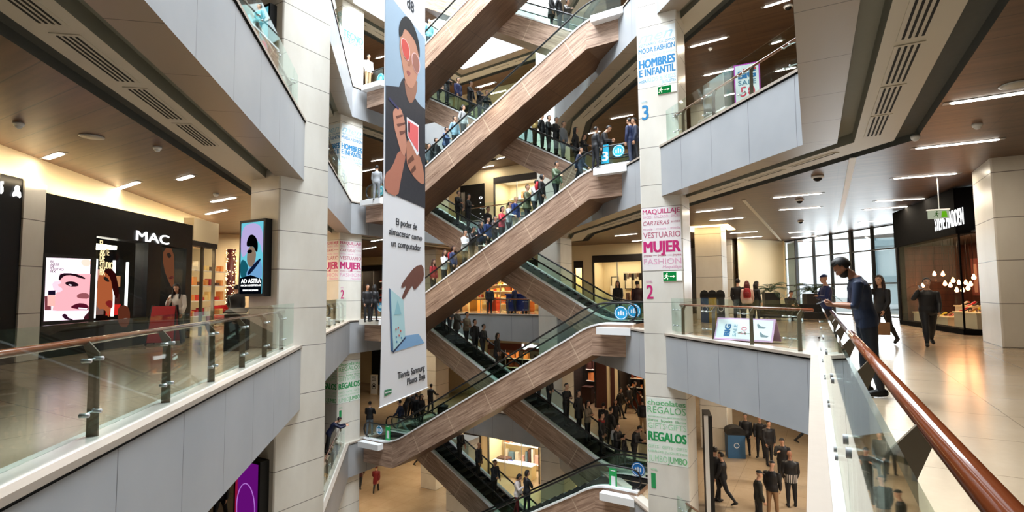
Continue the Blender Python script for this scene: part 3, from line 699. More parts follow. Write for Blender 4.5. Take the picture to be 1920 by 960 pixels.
art(ban, BP, 'pointing_hand', [(155, 155), (200, 90), (250, 30), (300, 20), (306, 110), (275, 150), (240, 190), (232, 150), (205, 190), (175, 245), (158, 238), (195, 150), (165, 175)], (104, 60, 50), 2, c3, smooth=1)
art(ban, BP, 'device_screen', [(86, 178), (172, 250), (184, 485), (108, 572)], (176, 214, 222), 2, c3)
art(ban, BP, 'device_edge', [(80, 172), (88, 180), (106, 580), (92, 578)], (72, 110, 150), 3, c3)
art(ban, BP, 'device_edge', [(100, 582), (184, 485), (186, 494), (108, 588)], (30, 50, 84), 3, c3)
art(ban, BP, 'device_stand', [(184, 478), (270, 466), (306, 524), (112, 582)], (128, 172, 216), 2, c3)
for x, y in ((120, 430), (135, 420), (150, 440), (122, 480), (140, 470), (155, 485), (125, 510)): art(ban, BP, 'screen_icon', [(x, y), (x+7, y+2), (x+7, y+14), (x, y+13)], (204, 96, 86) if y < 475 else (80, 140, 190), 4, c3)
art(ban, BP, 'screen_figure', [(134, 250), (158, 340), (112, 345)], (140, 190, 204), 4, c3)
mat('ink', (24, 28, 40), .6)
for txt, x0, x1, yb, yt in (('El poder de', 742.5, 781.5, 421, 407), ('almacenar como', 729.5, 791, 439, 427), ('un computador', 733.5, 789, 461.5, 451)):
    a = BP.px(x0, yb); b = BP.px(x1, yb); words(ban, BP, [(txt, a[0], a[1], .2, b[0]-a[0], .012)], 'ink', .006)
for txt, x0, x1, yb in (('Tienda Samsung', 745.5, 796, 711), ('Planta Baja', 763, 797, 722)):
    a = BP.px(x0, yb); b = BP.px(x1, yb-14); words(ban, BP, [(txt, a[0], a[1], .2, b[0]-a[0], .012)], 'ink', .006)
a = BP.px(763, 8); words(ban, BP, [('d8', a[0], a[1]-.05, .35, .5, .02)], 'ink', .006)
art(ban, BP, 'green_mark', [(50, 828), (96, 818), (96, 846), (50, 870)], (60, 130, 90), 2, c3)
art(ban, BP, 'mark_stripe', [(54, 842), (94, 832), (94, 838), (54, 850)], (226, 228, 234), 3, c3)
# ------------------------------------------------------------------ left gallery shops
FP = Plane((-14.57, 4.94), (-3.13, 5.0))          # make-up shop front; u runs away from the viewer
def Lp(t, s): return (-4.78-.663*s-.748*t, 1.46+.748*s-.663*t)
def warm_light(x, y, z, p, col=WARM, sx=1.5, sy=1.5, rot=(0, 0, 0), nm='shop_lamp'):
    return area(nm, (x, y, z), sx, sy, p, col, rot)
bulk = [Lp(5.2, 3), Lp(5.2, 20.4), Lp(7.5, 20.4), Lp(7.5, 3)]
mb = MB(); mb.prism([(x, y, 3.3) for x, y in bulk], (0, 0, 1.05)); struct(mb, 'trim_9', 'cream_paint')
a, b = Vector((*Lp(4.95, 6), 3.72)), Vector((*Lp(4.95, 20), 3.72))
for k in range(4):
    q = a.lerp(b, (k+.5)/4); l = area('cove_lamp', q, 3.4, .12, 17, (1, .8, .52), (math.radians(125), 0, math.atan2(-.748, .663)+math.pi)); 
# black facade of the make-up shop: one thing with parts
ms = empty('shopfront', FP.at(2.9, 0), 0, 'black make-up shop front with glowing white sign and lit window on the left gallery', 'shopfront')
for (u0, u1, za, zb) in ((0, .04, 0, 3.6), (0, 5.75, 2.82, 3.6), (0, 1.56, 0, 2.82), (1.56, 3.55, 0, .72), (3.55, 4.15, 0, 2.82), (4.15, 5.45, 0, .3), (5.45, 5.75, 0, 2.82)):
    slab(ms, FP, 'facade_panel', u0, u1, za, zb, -.35, 0, 'black_gloss')
slab(ms, FP, 'end_wall', 5.72, 5.75, 0, 3.6, -3, -.35, 'black_gloss')
slab(ms, FP, 'window_glass', 1.56, 3.55, .72, 2.82, -.06, -.05, 'shop_glass'); slab(ms, FP, 'window_glass', 4.15, 5.45, .3, 2.82, -.06, -.05, 'shop_glass')
sign_text(ms, FP, 'MAC', 2.98, 2.86, .27, 1.5, 'sign_white', .02, .035, 'sign_letters')
mat('shop_wall', (216, 200, 176), .6); mat('shop_dark', (34, 28, 26), .6); mat('shop_red', (150, 24, 30), .5)
slab(ms, FP, 'interior_wall', 0, 5.7, 0, 3.5, -3.0, -2.95, 'shop_dark'); slab(ms, FP, 'interior_floor', .05, 5.7, .01, .03, -3, -.35, 'shop_dark')
for i, (u, z, w_, c) in enumerate(((2.35, 1.75, .55, (210, 150, 140)), (2.35, 1.25, .55, (190, 180, 175)), (2.35, .85, .55, (120, 90, 84)), (3.0, 1.6, .5, (190, 130, 90)), (3.0, 1.1, .5, (60, 20, 20)), (3.05, .82, .5, (216, 40, 36)))):
    slab(ms, FP, 'backlit_shelf', u, u+w_, z, z+.3, -.75, -.7, cmat(c, .8))
for u, z0, z1 in ((1.62, .85, 2.25), (2.22, .78, 2.3), (2.88, .8, 2.3), (3.40, .78, 2.28)): slab(ms, FP, 'light_tube', u, u+.05, z0, z1, -.5, -.45, 'sign_white')
slab(ms, FP, 'light_panel', 1.7, 3.3, 2.62, 2.72, -2.4, -.7, 'lamp_white')
cw = (176, 430, 4.8)
art(ms, FP, 'window_portrait', [(40, 400), (60, 385), (150, 380), (160, 430), (165, 520), (172, 620), (165, 710), (140, 715), (135, 810), (100, 715), (30, 720), (25, 600)], (196, 104, 62), 1, cw, .55, smooth=1)
art(ms, FP, 'portrait_hair', [(60, 380), (180, 340), (230, 560), (200, 640), (170, 560), (150, 440), (110, 390)], (70, 18, 18), 2, cw, .3, smooth=1)
art(ms, FP, 'portrait_eye', [(80, 430), (110, 425), (142, 470), (120, 475), (92, 455)], (24, 14, 14), 3, cw, smooth=1)
art(ms, FP, 'portrait_lips', [(95, 655), (140, 635), (168, 650), (165, 710), (125, 700)], (150, 40, 40), 3, cw, .5, smooth=1)
art(ms, FP, 'side_portrait', [(625, 165), (720, 175), (725, 420), (718, 520), (690, 515), (620, 330)], (150, 92, 62), 1, cw, .35, smooth=1)
art(ms, FP, 'portrait_eye', [(650, 225), (675, 205), (700, 240), (675, 265)], (20, 12, 12), 2, cw, smooth=2)
art(ms, FP, 'portrait_lips', [(665, 430), (720, 415), (718, 440), (690, 452)], (120, 36, 34), 2, cw, smooth=1)
art(ms, FP, 'low_portrait', [(215, 690), (300, 680), (330, 760), (310, 880), (240, 880), (215, 820)], (150, 78, 54), 1, cw, .25, smooth=1)
for i, t in enumerate(('EL', 'ARTE', 'DE', 'STUDIO', 'FIX')):
    a = FP.px(185.5, [458, 473, 485, 498, 511][i]); w_ = [.15, .33, .17, .46, .18][i]
    words(ms, Plane(FP.at(0, 0), -FP.x) if False else FP, [(t, 0, 0, .17, w_, .03)], 'sign_cream' if 'sign_cream' in MATS else (emis('sign_cream', (255, 226, 170), 1.1) and 'sign_cream'), .02) if False else sign_text(ms, FP, t, a[0], a[1]-.06, .17, w_, 'sign_cream' if 'sign_cream' in MATS else (emis('sign_cream', (255, 226, 170), 1.1) and 'sign_cream'), .02, .015)
# backlit poster
lb = empty('lightbox_poster', FP.at(.77, .78), 0, 'bright pink backlit poster with a close-up made-up eye on the black shop front', 'poster')
cl = (76, 470, 6.857)
slab(lb, FP, 'frame', .0, 1.52, .70, 2.28, .002, .05, 'black')
P2 = Plane(FP.at(0, 0, .05), FP.x); P2.n = FP.n
art(lb, P2, 'backlit_sheet', [(75, 88), (642, 108), (612, 880), (40, 908)], (246, 222, 238), 1, cl, 1.25)
art(lb, P2, 'cheek', [(250, 290), (520, 300), (640, 300), (618, 770), (220, 775), (150, 770), (190, 560), (230, 500), (140, 440), (240, 400)], (226, 160, 168), 2, cl, 1.1)
art(lb, P2, 'nose', [(470, 560), (560, 540), (620, 560), (618, 620), (500, 615), (460, 600)], (150, 84, 90), 3, cl, .8, smooth=1)
art(lb, P2, 'brow', [(250, 288), (430, 290), (560, 340), (575, 370), (500, 350), (400, 315), (300, 320), (240, 385), (225, 370)], (40, 18, 30), 3, cl, .5, smooth=1)
art(lb, P2, 'eye', [(300, 410), (380, 392), (450, 405), (500, 450), (420, 465), (340, 450)], (44, 22, 34), 3, cl, .5, smooth=1)
art(lb, P2, 'eye_white', [(360, 430), (400, 440), (385, 455), (355, 440)], (240, 226, 236), 4, cl, 1.)
art(lb, P2, 'lips', [(370, 735), (430, 690), (520, 670), (614, 700), (614, 770), (500, 755)], (94, 22, 44), 3, cl, .6, smooth=1)
art(lb, P2, 'teeth', [(480, 730), (596, 740), (590, 758), (485, 750)], (246, 226, 240), 4, cl, 1.)
art(lb, P2, 'finger', [(145, 400), (250, 385), (262, 420), (200, 440), (290, 495), (240, 540), (180, 520), (150, 480)], (240, 192, 206), 4, cl, 1.1, smooth=1)
art(lb, P2, 'bottle', [(85, 570), (180, 570), (180, 715), (82, 712)], (226, 172, 164), 4, cl, 1.); art(lb, P2, 'bottle_cap', [(90, 512), (182, 510), (182, 570), (88, 570)], (36, 24, 54), 5, cl, .4)
art(lb, P2, 'hand_shadow', [(50, 585), (84, 585), (84, 710), (130, 715), (130, 765), (48, 765)], (130, 62, 70), 3, cl, .7)
art(lb, P2, 'brush', [(265, 830), (300, 808), (335, 825), (345, 860), (430, 890), (330, 892), (290, 865)], (60, 24, 48), 4, cl, .5, smooth=1)
art(lb, P2, 'corner_shadow', [(614, 785), (612, 880), (545, 884), (560, 840)], (84, 36, 44), 4, cl, .5)
art(lb, P2, 'peach_spot', [(530, 110), (641, 110), (636, 200), (560, 205), (515, 160)], (244, 196, 180), 2, cl, 1.2, smooth=1)
for i, t in enumerate(('EL', 'ARTE', 'DE', 'STUDIO', 'FIX')):
    a = FP.px(89, [492.5, 497.5, 502, 506.5, 511][i]); sign_text(lb, FP, t, a[0], a[1], .055, [.1, .24, .1, .36, .14][i], 'ink', .064, .0)
# pilaster and the neighbouring dark shop
mb = MB(); mb.prism([FP.at(-.55, 0, -.3), FP.at(-.01, 0, -.3), FP.at(-.01, 0, .03), FP.at(-.55, 0, .03)], (0, 0, 3.75)); struct(mb, 'trim_10', 'stone_cladding')
ds = empty('shopfront', FP.at(-3, 0), 0, 'dark brown-black shop front with white symbols at the left picture edge', 'shopfront')
slab(ds, FP, 'facade_panel', -6.5, -.56, 0, 3.78, -.3, .0, 'black_gloss')
for u in (-1.4, -2.3, -3.2): slab(ds, FP, 'facade_mullion', u, u+.05, 0, 2.9, 0., .03, 'shop_dark')
art(ds, FP, 'bust_symbol', [(120, 215), (128, 205), (138, 200), (132, 180), (140, 155), (160, 145), (182, 155), (190, 180), (182, 205), (196, 215), (200, 262), (186, 275), (170, 262), (152, 250), (120, 262), (110, 245)], None, 8, (0, 320, 5.333), matn='sign_white')
art(ds, FP, 'sign_symbol', [(-8, 105), (25, 105), (25, 135), (8, 140), (22, 165), (22, 210), (5, 232), (-8, 232)], None, 8, (0, 320, 5.333), matn='sign_white')
# shops beyond: glass front, warm interior
gs = empty('shopfront', FP.at(7, 0), 0, 'glass shop front beyond the black make-up shop, warm lit and full of goods', 'shopfront')
slab(gs, FP, 'header', 5.76, 7.34, 2.96, 3.12, -.3, 0, 'shop_dark'); slab(gs, FP, 'cream_fascia', 5.76, 7.34, 3.12, 3.85, -.3, .03, 'cream_paint'); slab(gs, FP, 'glass_panel', 5.85, 6.5, 0, 2.96, -.1, -.09, 'shop_glass'); slab(gs, FP, 'glass_panel', 6.56, 7.25, 0, 2.96, -.1, -.09, 'shop_glass')
for u in (5.8, 6.5, 7.26): slab(gs, FP, 'frame_post', u, u+.05, 0, 2.98, -.14, -.04, 'dark_steel')
slab(gs, FP, 'back_wall', 5.8, 12, 0, 3.5, -3.6, -3.5, 'cream_paint')
random.seed(3)
for zz in (.5, 1.1, 1.7, 2.3):
    slab(gs, FP, 'shelf', 6.6, 11.9, zz, zz+.03, -2.2, -1.8, 'white_trim')
    for k in range(17):
        u = 6.65+k*.3; h = random.uniform(.12, .38); slab(gs, FP, 'boxed_goods', u, u+random.uniform(.12, .26), zz+.03, zz+.03+h, -2.1, -1.9, cmat(random.choice([(220, 60, 50), (240, 230, 210), (226, 150, 80), (180, 30, 60), (250, 220, 150), (90, 60, 50)])))
warm_light(*FP.at(7, 3.2, -1.4)[:], 150, (1, .8, .55))
cube = FP.at(5.3, 0, -1.4)
# the cross wall at the end of the left gallery
e0 = Lp(1.0, 30.5)
bq(Lp(1.2, 25), Lp(14, 25), 0, 4.35, 'wall_far', 'cream_paint')
warm_light(*Lp(4.5, 22.5), 4.2, 170, (1, .82, .6), 2.5, 1.2)
def at_floor(px, py, z=0): return atz(px, py, z)
# garlanded pillar
q = at_floor(431, 604); q = Vector((q.x, q.y, 0))
xm = empty('garland_pillar', q, 0, 'slim pillar wrapped in a dark red garland with many small white lights', 'pillar')
mb = MB(); mb.cyl((0, 0, 0), (0, 0, 3.6), .2, .2, 14); mb.build('pole', cmat((70, 16, 20)), xm)
mb = MB(); random.seed(5)
for k in range(260):
    t = random.uniform(0, 6.28); z = random.uniform(.1, 3.6); mb.ell((.23*math.cos(t), .23*math.sin(t), z), .018, 5, 3)
o = mb.build('string_light', 'lamp_warm', xm); o['kind'] = 'stuff'
# red armchair, lamp stand, monitors in the left shops
q = at_floor(411, 607); ac = empty('round_armchair', (q.x, q.y, 0), .6, 'red upholstered round armchair beside the garland pillar', 'armchair')
mb = MB(); mb.lathe((0, 0, .1), [(.52, 0), (.56, .1), (.55, .3), (.0, .34)], 20); mb.build('seat', cmat((170, 26, 34)), ac)
mb = MB()
for k in range(14):
    t0 = math.pi*(-.1+k*1.2/14); t1 = math.pi*(-.1+(k+1)*1.2/14)
    for r, (za, zb) in ((.56, (.3, .82)),):
        mb.prism([(r*math.cos(t0), r*math.sin(t0), za), (r*math.cos(t1), r*math.sin(t1), za), ((r-.14)*math.cos(t1), (r-.14)*math.sin(t1), za), ((r-.14)*math.cos(t0), (r-.14)*math.sin(t0), za)], (0, 0, .5+.06*math.sin((t0+t1)/2)))
mb.build('backrest', cmat((186, 30, 40)), ac)
for sx, sy in ((1, 1), (1, -1), (-1, 1), (-1, -1)): mb = MB(); mb.cyl((.32*sx, .32*sy, 0), (.32*sx, .32*sy, .12), .025, .03, 8); mb.build('leg', 'black', ac)
q = FP.at(6.55, 0, -.7); fl = empty('globe_lamp', (q.x, q.y, 0), 0, 'glowing white globe lamp on a short stand behind the shop glass', 'lamp')
mb = MB(); mb.lathe((0, 0, 0), [(.16, 0), (.16, .03), (.02, .06), (.02, .85)], 14); mb.build('stand', 'steel', fl)
mb = MB(); mb.ell((0, 0, 1.02), (.17, .17, .22), 16, 10); mb.build('globe', 'lamp_white', fl)
# red sandwich board
q = at_floor(305, 645); sb = empty('sandwich_board', (q.x+.25, q.y-.1, 0), YAW+.25, 'red A-shaped sandwich board beside the walking woman', 'sign board')
for sg in (1, -1):
    mb = MB(); mb.prism([(-.32, .26*sg, .08), (.32, .26*sg, .08), (.28, .05*sg, 1.05), (-.28, .05*sg, 1.05)], (0, .03*sg, 0)); mb.build('panel', cmat((176, 34, 38)), sb)
    for x in (-.34, .34): mb = MB(); mb.bar((x, .29*sg, 0), (x*.85, .05*sg, 1.08), .035, .035); mb.build('leg', 'black', sb)
mb = MB(); mb.tube([(.17*math.cos(t/8*math.pi), -.04-.0-.215*(1-(.55+.16*math.sin(t/8*math.pi))/1.05)-.045, .42+.22*math.sin(t/8*math.pi)) for t in range(17)], .008, 5); mb.build('printed_ring', cmat((226, 120, 110)), sb)
# wall screens on the big left column
def wall_screen(pl, u0, u1, z0, z1, dep, label, lit, arts):
    e = empty('display_screen', pl.at((u0+u1)/2, z0), 0, label, 'display screen')
    slab(e, pl, 'housing', u0, u1, z0, z1, .0, dep, 'black'); P3 = Plane(pl.at(0, 0), pl.x); P3.p = pl.at(0, 0, dep); P3.n = pl.n; P3.x = pl.x
    b = .07; art(e, P3, 'picture', [(u0+b, z0+b), (u1-b, z0+b), (u1-b, z1-b), (u0+b, z1-b)], lit, 1, lit=1.)
    W2, H2 = u1-u0-2*b, z1-z0-2*b
    for nm, P, c, ly, l in arts: art(e, P3, nm, [(u0+b+x*W2, z0+b+y*H2) for x, y in P], c, ly, lit=l, smooth=0 if nm.endswith('band') else 2)
    return e, P3
CP = Plane((-12.98, 8.70), (1, 0))
e, P3 = wall_screen(CP, -.12, .92, 1.30, 3.26, .2, 'tall lit screen showing a dark haired man in profile, on the big left column', (96, 178, 196), [
    ('violet_glow', [(.0, .95), (.0, .5), (.3, .55), (.5, .8), (.9, .7), (1, .5), (1, .9), (.6, 1)], (172, 160, 206), 2, .9),
    ('teal_dark', [(0, .5), (.3, .45), (.4, .3), (.3, .2), (0, .22)], (24, 92, 108), 2, .7),
    ('shoulder', [(.3, .32), (.55, .42), (.98, .5), (1, .12), (.4, .1), (.28, .2)], (110, 160, 206), 3, .8),
    ('collar', [(.3, .3), (.9, .5), (.95, .46), (.4, .24)], (20, 34, 70), 4, .4),
    ('face', [(.33, .62), (.5, .68), (.72, .6), (.7, .45), (.5, .36), (.36, .4), (.3, .48)], (150, 128, 110), 4, .6),
    ('hair', [(.27, .72), (.4, .83), (.62, .82), (.8, .72), (.78, .56), (.68, .6), (.6, .66), (.4, .66), (.3, .66)], (12, 14, 20), 5, .1),
    ('brow_shadow', [(.3, .61), (.52, .62), (.55, .57), (.34, .56)], (10, 12, 18), 5, .1),
    ('title_band', [(-.0, .0), (1.0, .0), (1.0, .2), (.5, .26), (0, .22)], (8, 16, 30), 5, .2)])
words(e, P3, [('AD ASTRA', .02, 1.64, .11, .80, .01), ('HACIA LAS ESTRELLAS', .02, 1.56, .045, .80, 0), ('ESTRENO 19 DE SEPTIEMBRE', .1, 1.44, .04, .62, 0)], 'sign_white', .02)
e, P3 = wall_screen(CP, -.12, .92, LV+.75, LV+2.9, .2, 'upper lit screen with a figure in blue over bright shapes, on the left column', (86, 160, 176), [
    ('figure_body', [(.2, .05), (.3, .4), (.5, .45), (.8, .35), (.9, .0)], (50, 66, 120), 3, .6), ('figure_head', [(.4, .45), (.38, .56), (.5, .62), (.62, .55), (.58, .45)], (40, 30, 30), 4, .3),
    ('bright_patch', [(.0, .2), (.2, .5), (.1, .8), (.0, .9)], (230, 190, 120), 2, 1.), ('pink_patch', [(.7, .6), (1, .5), (1, .3), (.8, .35)], (210, 120, 150), 2, .9)])
e, P3 = wall_screen(CP, -.02, 1.0, -LV+1.2, -LV+3.25, .25, 'purple screen with a thin ring drawn on it, at the foot of the left column', (84, 10, 98), [('red_edge', [(0, 0), (.12, 0), (.1, 1), (0, 1)], (150, 20, 60), 2, .6)])
mb = MB(); mb.tube([P3.at(.49+.36*math.cos(t/20*math.pi), -LV+2.05+.62*math.sin(t/20*math.pi), .012) for t in range(41)], .012, 5); adopt(e, mb.build('ring', cmat((170, 110, 200), .8)))
# litter bin behind the left railing
q = at_floor(492, 655); lbn = empty('litter_bin', (q.x-.35, q.y-.45, 0), .75, 'dark square litter bin behind the left railing beside the column', 'bin')
mb = MB(); mb.prism([(-.24, -.2, 0), (.24, -.2, 0), (.24, .2, 0), (-.24, .2, 0)], (0, 0, .88)); mb.build('body', 'charcoal', lbn)
mb = MB(); mb.prism([(-.26, -.22, .9), (.26, -.22, .9), (.22, .18, 1.0), (-.22, .18, 1.0)], (0, 0, .03)); mb.build('lid', 'black_gloss', lbn)
# ------------------------------------------------------------------ right gallery
# coffers of the ceiling, lit recess round the deeper column
mb = MB(); mb.box(.6, .74, 14.4, 36, 4.335, 4.35); struct(mb, 'trim_11', 'white_paint')
mb = MB(); mb.box(-2.28, -2.16, 19.2, 36.8, 4.335, 4.35); struct(mb, 'trim_11', 'vent_strip')
mb = MB()
for x0, x1, y0, y1 in ((-5.75, -3.7, 25.9, 26.3), (-4.05, -3.7, 26.3, 28.3), (-5.75, -5.35, 26.3, 28.3)): mb.box(x0, x1, y0, y1, 4.32, 4.349)
struct(mb, 'trim_12', 'lamp_warm')
# window wall
WA = Vector((-2.07, 37.0, 0)); WB = Vector((2.95, 29.9, 0)); WP = Plane(WA, (WB-WA)[:2])
mull = [WP.px(x, 470)[0] for x in (1470, 1492, 1525, 1558, 1596, 1636, 1682)]
wn = empty('window_1', WP.at(0, 0)); wn['kind'] = 'structure'
for i, u in enumerate(mull):
    w_ = .16 if i == 4 else .07; slab(wn, WP, 'mullion', u-w_/2, u+w_/2, 0, 4.35, -.1, .06, 'charcoal')
for z in (.06, 1.62, 3.22, 4.3): slab(wn, WP, 'transom', mull[0], mull[-1], z-.035, z+.035, -.06, .04, 'charcoal')
for a, b in zip(mull, mull[1:]):
    for z0, z1 in ((.1, 1.58), (1.66, 3.18), (3.26, 4.26)): slab(wn, WP, 'pane', a+.04, b-.04, z0, z1, -.012, 0, 'window_glass')
slab(wn, WP, 'blind', mull[0]+.05, mull[1]-.05, .1, 4.2, -.2, -.19, cmat((196, 214, 226)))
# buildings outside
mb = MB(); mb.face([(-40, 45, -.5), (60, 45, -.5), (60, 140, -.5), (-40, 140, -.5)]); struct(mb, 'ground_outside', cmat((150, 150, 146)))
ob = empty('office_building', (12, 62, 0), 0, 'pale glass office building seen through the window wall', 'building')
mb = MB(); mb.prism([(4, 58, 0), (24, 50, 0), (30, 66, 0), (10, 74, 0)], (0, 0, 13)); mb.build('facade', cmat((206, 220, 228)), None); adopt(ob, bpy.data.objects['facade'])
for k in range(12):
    mb = MB(); a = Vector((4, 58, 0)).lerp(Vector((24, 50, 0)), k/11); mb.box(a.x-.1, a.x+.1, a.y-.3, a.y-.1, 0, 13); adopt(ob, mb.build('facade_rib', cmat((128, 150, 160))))
for z in (2.2, 5.4, 8.6, 11.8): mb = MB(); mb.bar((4, 57.8, z), (24, 49.8, z), .2, .5); adopt(ob, mb.build('floor_band', cmat((160, 180, 190))))
# walls left of the window
q0, q1, q2 = atz(1393, 455, 4.35), atz(1438, 455, 4.35), atz(1470, 452, 4.35)
mb = MB(); A_, B_, C_ = [(p.x, p.y, 0) for p in (q0, q1, q2)]
q0 = Vector((-4.3, 33.5, 0)); q1 = Vector((atz(1438, 455, 4.35).x, atz(1438, 455, 4.35).y, 0))
mb.prism([q0, (q1.x, min(q1.y, 35.5), 0), (-2.1, 37.0, 0), (-4.3, 37.2, 0)], (0, 0, 4.35)); struct(mb, 'wall_alcove', 'cream_paint')
bq((-2.0, 37.1), (-6, 38.4), 0, 4.35, 'wall_alcove', 'cream_paint')
# shoe shop
mat('facade_black', (9, 8, 8), .85, 0, .08)
SA = Vector((2.46, 25.4, 0)); SB = Vector((3.44, 20.2, 0)); SP = Plane(SA, (SB-SA)[:2]); SL = (SB-SA).length
S2 = Plane(SB, (1.0, -.35))
sh = empty('shopfront', (3.4, 22, 0), 0, 'dark shoe shop front with slanted white sign letters and glass display windows', 'shopfront')
for u0, u1, z0, z1, o0, o1 in ((-.12, SL, 2.95, 4.3, -.4, .05), (-.05, .12, 0, 3, -.2, 0), (-.1, SL, 0, .16, -.3, .02), (SL-.04, SL, 0, 3, -.04, 0)): slab(sh, SP, 'facade_panel', u0, u1, z0, z1, o0, o1, 'facade_black')
for u0, u1, z0, z1 in ((0, 2.4, 2.95, 4.3), (0, 2.4, 0, .16)): slab(sh, S2, 'facade_panel', u0, u1, z0, z1, -.3, .02, 'facade_black')
for a, b in ((.1, 1.7), (1.74, 3.45), (3.49, SL-.05)): slab(sh, SP, 'window_glass', a, b, .16, 2.95, -.02, -.008, 'shop_glass')
slab(sh, S2, 'window_glass', .02, 2.3, .16, 2.95, -.02, -.008, 'shop_glass')
k = NT('brown_boards', .5); p, x = k.pos(); f = k.noise(p, 1.5, (4, 4, .6), 4); k.out(k.mix(k.math('MAXIMUM', k.line(x[2], .22, .012, 20), 0), k.mix(k.ramp(f, .3, .7), (56, 28, 18), (92, 50, 34)), (20, 10, 8)))
slab(sh, SP, 'rear_wall', -.1, SL+3, 0, 3.2, -2.1, -2.0, 'brown_boards')
slab(sh, SP, 'shop_ceiling', -.1, SL+3.5, 2.96, 3.02, -2.0, -.25, 'shop_dark')
mb = MB(); mb.prism([SP.at(-.1, .0, -2.0), SP.at(-.1, .0, -.2), SP.at(-.05, .0, -.2), SP.at(-.05, .0, -2.0)], (0, 0, 3.0)); adopt(sh, mb.build('side_wall', 'brown_boards'))
sp0 = SP.px(1755, 433); sp1 = SP.px(1808, 412)
P4 = Plane(SP.at(0, 0), SP.x); P4.p = SP.at(0, 0, .05); P4.n = SP.n
words(sh, P4, [('STEVE MADDEN', P4.px(1754, 430)[0], 3.18, .5, P4.px(1808, 412)[0]-P4.px(1754, 430)[0], .02)], 'sign_white', .012, 'sign_letters')
for u, z, w_, h in ((.9, 1.1, .7, 1.3), (3.9, 1.0, .6, 1.3)):
    slab(sh, SP, 'wall_picture', u, u+w_, z, z+h, -1.98, -1.94, cmat((120, 62, 54))); slab(sh, SP, 'picture_figure', u+.2, u+w_-.25, z+.1, z+h-.2, -1.935, -1.93, cmat((186, 140, 122)))
warm_light(*SP.at(1.5, 2.9, -1.0)[:], 22, (1, .62, .38), .6, 1.2); warm_light(*SP.at(4.2, 2.9, -1.0)[:], 22, (1, .62, .38), .6, 1.2)
emis('bulb_glow', (255, 170, 110), 26)
bl = [(1752, 514), (1768, 514), (1840, 512), (1826, 520), (1772, 532), (1782, 535), (1798, 530), (1811, 530), (1820, 533), (1794, 544), (1805, 544), (1730, 536), (1815, 540), (1787, 526)]
random.seed(4)
for i, (x, y) in enumerate(bl):
    off = -random.uniform(.35, 1.2); PT = Plane(SP.at(0, 0, off), SP.x); u, z = PT.px(x, y); q = PT.at(u, z)
    e = empty('pendant_bulb', (q.x, q.y, 2.98), 0, 'bare glowing bulb on a thin cord in the shoe shop window', 'pendant lamp', 'pendant bulbs in the shoe shop window')
    mb = MB(); mb.tube([(0, 0, 0), (0, 0, q.z-2.98+.1)], .006, 5); mb.build('cord', 'black', e)
    mb = MB(); mb.lathe((0, 0, q.z-2.98), [(.012, .1), (.02, .09), (.028, .06), (.055, 0), (.05, -.04), (.02, -.065)], 10); mb.build('bulb', 'bulb_glow', e)
# plinths with shoes
def shoe(loc, rz, rgb, label, heel=.07):
    e = empty('shoe', loc, rz, label, 'shoe', 'shoes on the plinths of the shoe shop window')
    mb = MB(); V = []; secs = [(-.12, .028, heel+.0, heel+.06), (-.08, .034, heel, heel+.075), (-.02, .03, heel*.75, heel+.045), (.04, .04, .012, .05), (.09, .038, .006, .04), (.13, .015, .006, .02)]
    F = []; n = 8
    for x, w_, zb, zt in secs:
        for k_ in range(n):
            t = 2*math.pi*k_/n; V.append((x, w_*math.cos(t), (zb+zt)/2+(zt-zb)/2*math.sin(t)))
    for i in range(len(secs)-1):
        for k_ in range(n): a = i*n+k_; b = i*n+(k_+1) % n; F.append((a, b, b+n, a+n))
    F += [tuple(range(n))[::-1], tuple(range(len(V)-n, len(V)))]; mb.smooth = True; mb.shared(V, F); mb.build('upper', cmat(rgb), e)
    mb = MB(); mb.cyl((-.105, 0, 0), (-.1, 0, heel+.02), .009, .016, 8); mb.build('heel', 'black', e)
    return e
SC_ = [((220, 200, 60), 'yellow'), ((200, 40, 60), 'red'), ((236, 226, 210), 'cream white'), ((150, 100, 60), 'tan'), ((30, 24, 24), 'black'), ((190, 190, 196), 'silver grey'), ((216, 120, 120), 'pink')]
pi = 0
for (u0, u1, z1, o) in ((.25, 1.5, .5, -.6), (1.8, 3.0, .42, -.7), (1.9, 3.2, .78, -1.3), (3.3, 4.9, .62, -.75), (3.6, 4.9, 1.0, -1.4)):
    pe = empty('display_plinth', SP.at((u0+u1)/2, .0, o), 0, ['low pale plinth at the far end of the shoe shop window', 'low pale plinth in the middle of the shoe shop window', 'taller pale plinth set back in the middle of the shoe window', 'pale plinth at the near corner of the shoe window', 'tall pale plinth behind the near corner of the shoe window'][pi], 'plinth'); pi += 1
    slab(pe, SP, 'top', u0, u1, z1-.04, z1, o-.3, o+.3, 'cream_paint'); slab(pe, SP, 'body', u0+.03, u1-.03, 0.0, z1-.04, o-.27, o+.27, 'shop_wall')
    nn = int((u1-u0)/.26)
    for k_ in range(nn):
        c, cn = SC_[(k_*3+pi*2) % 7]; q = SP.at(u0+.14+k_*.26, z1, o+random.uniform(-.1, .15)); shoe(q, random.uniform(2.4, 4.0), c, '%s heeled shoe in the lit shoe shop window' % cn)
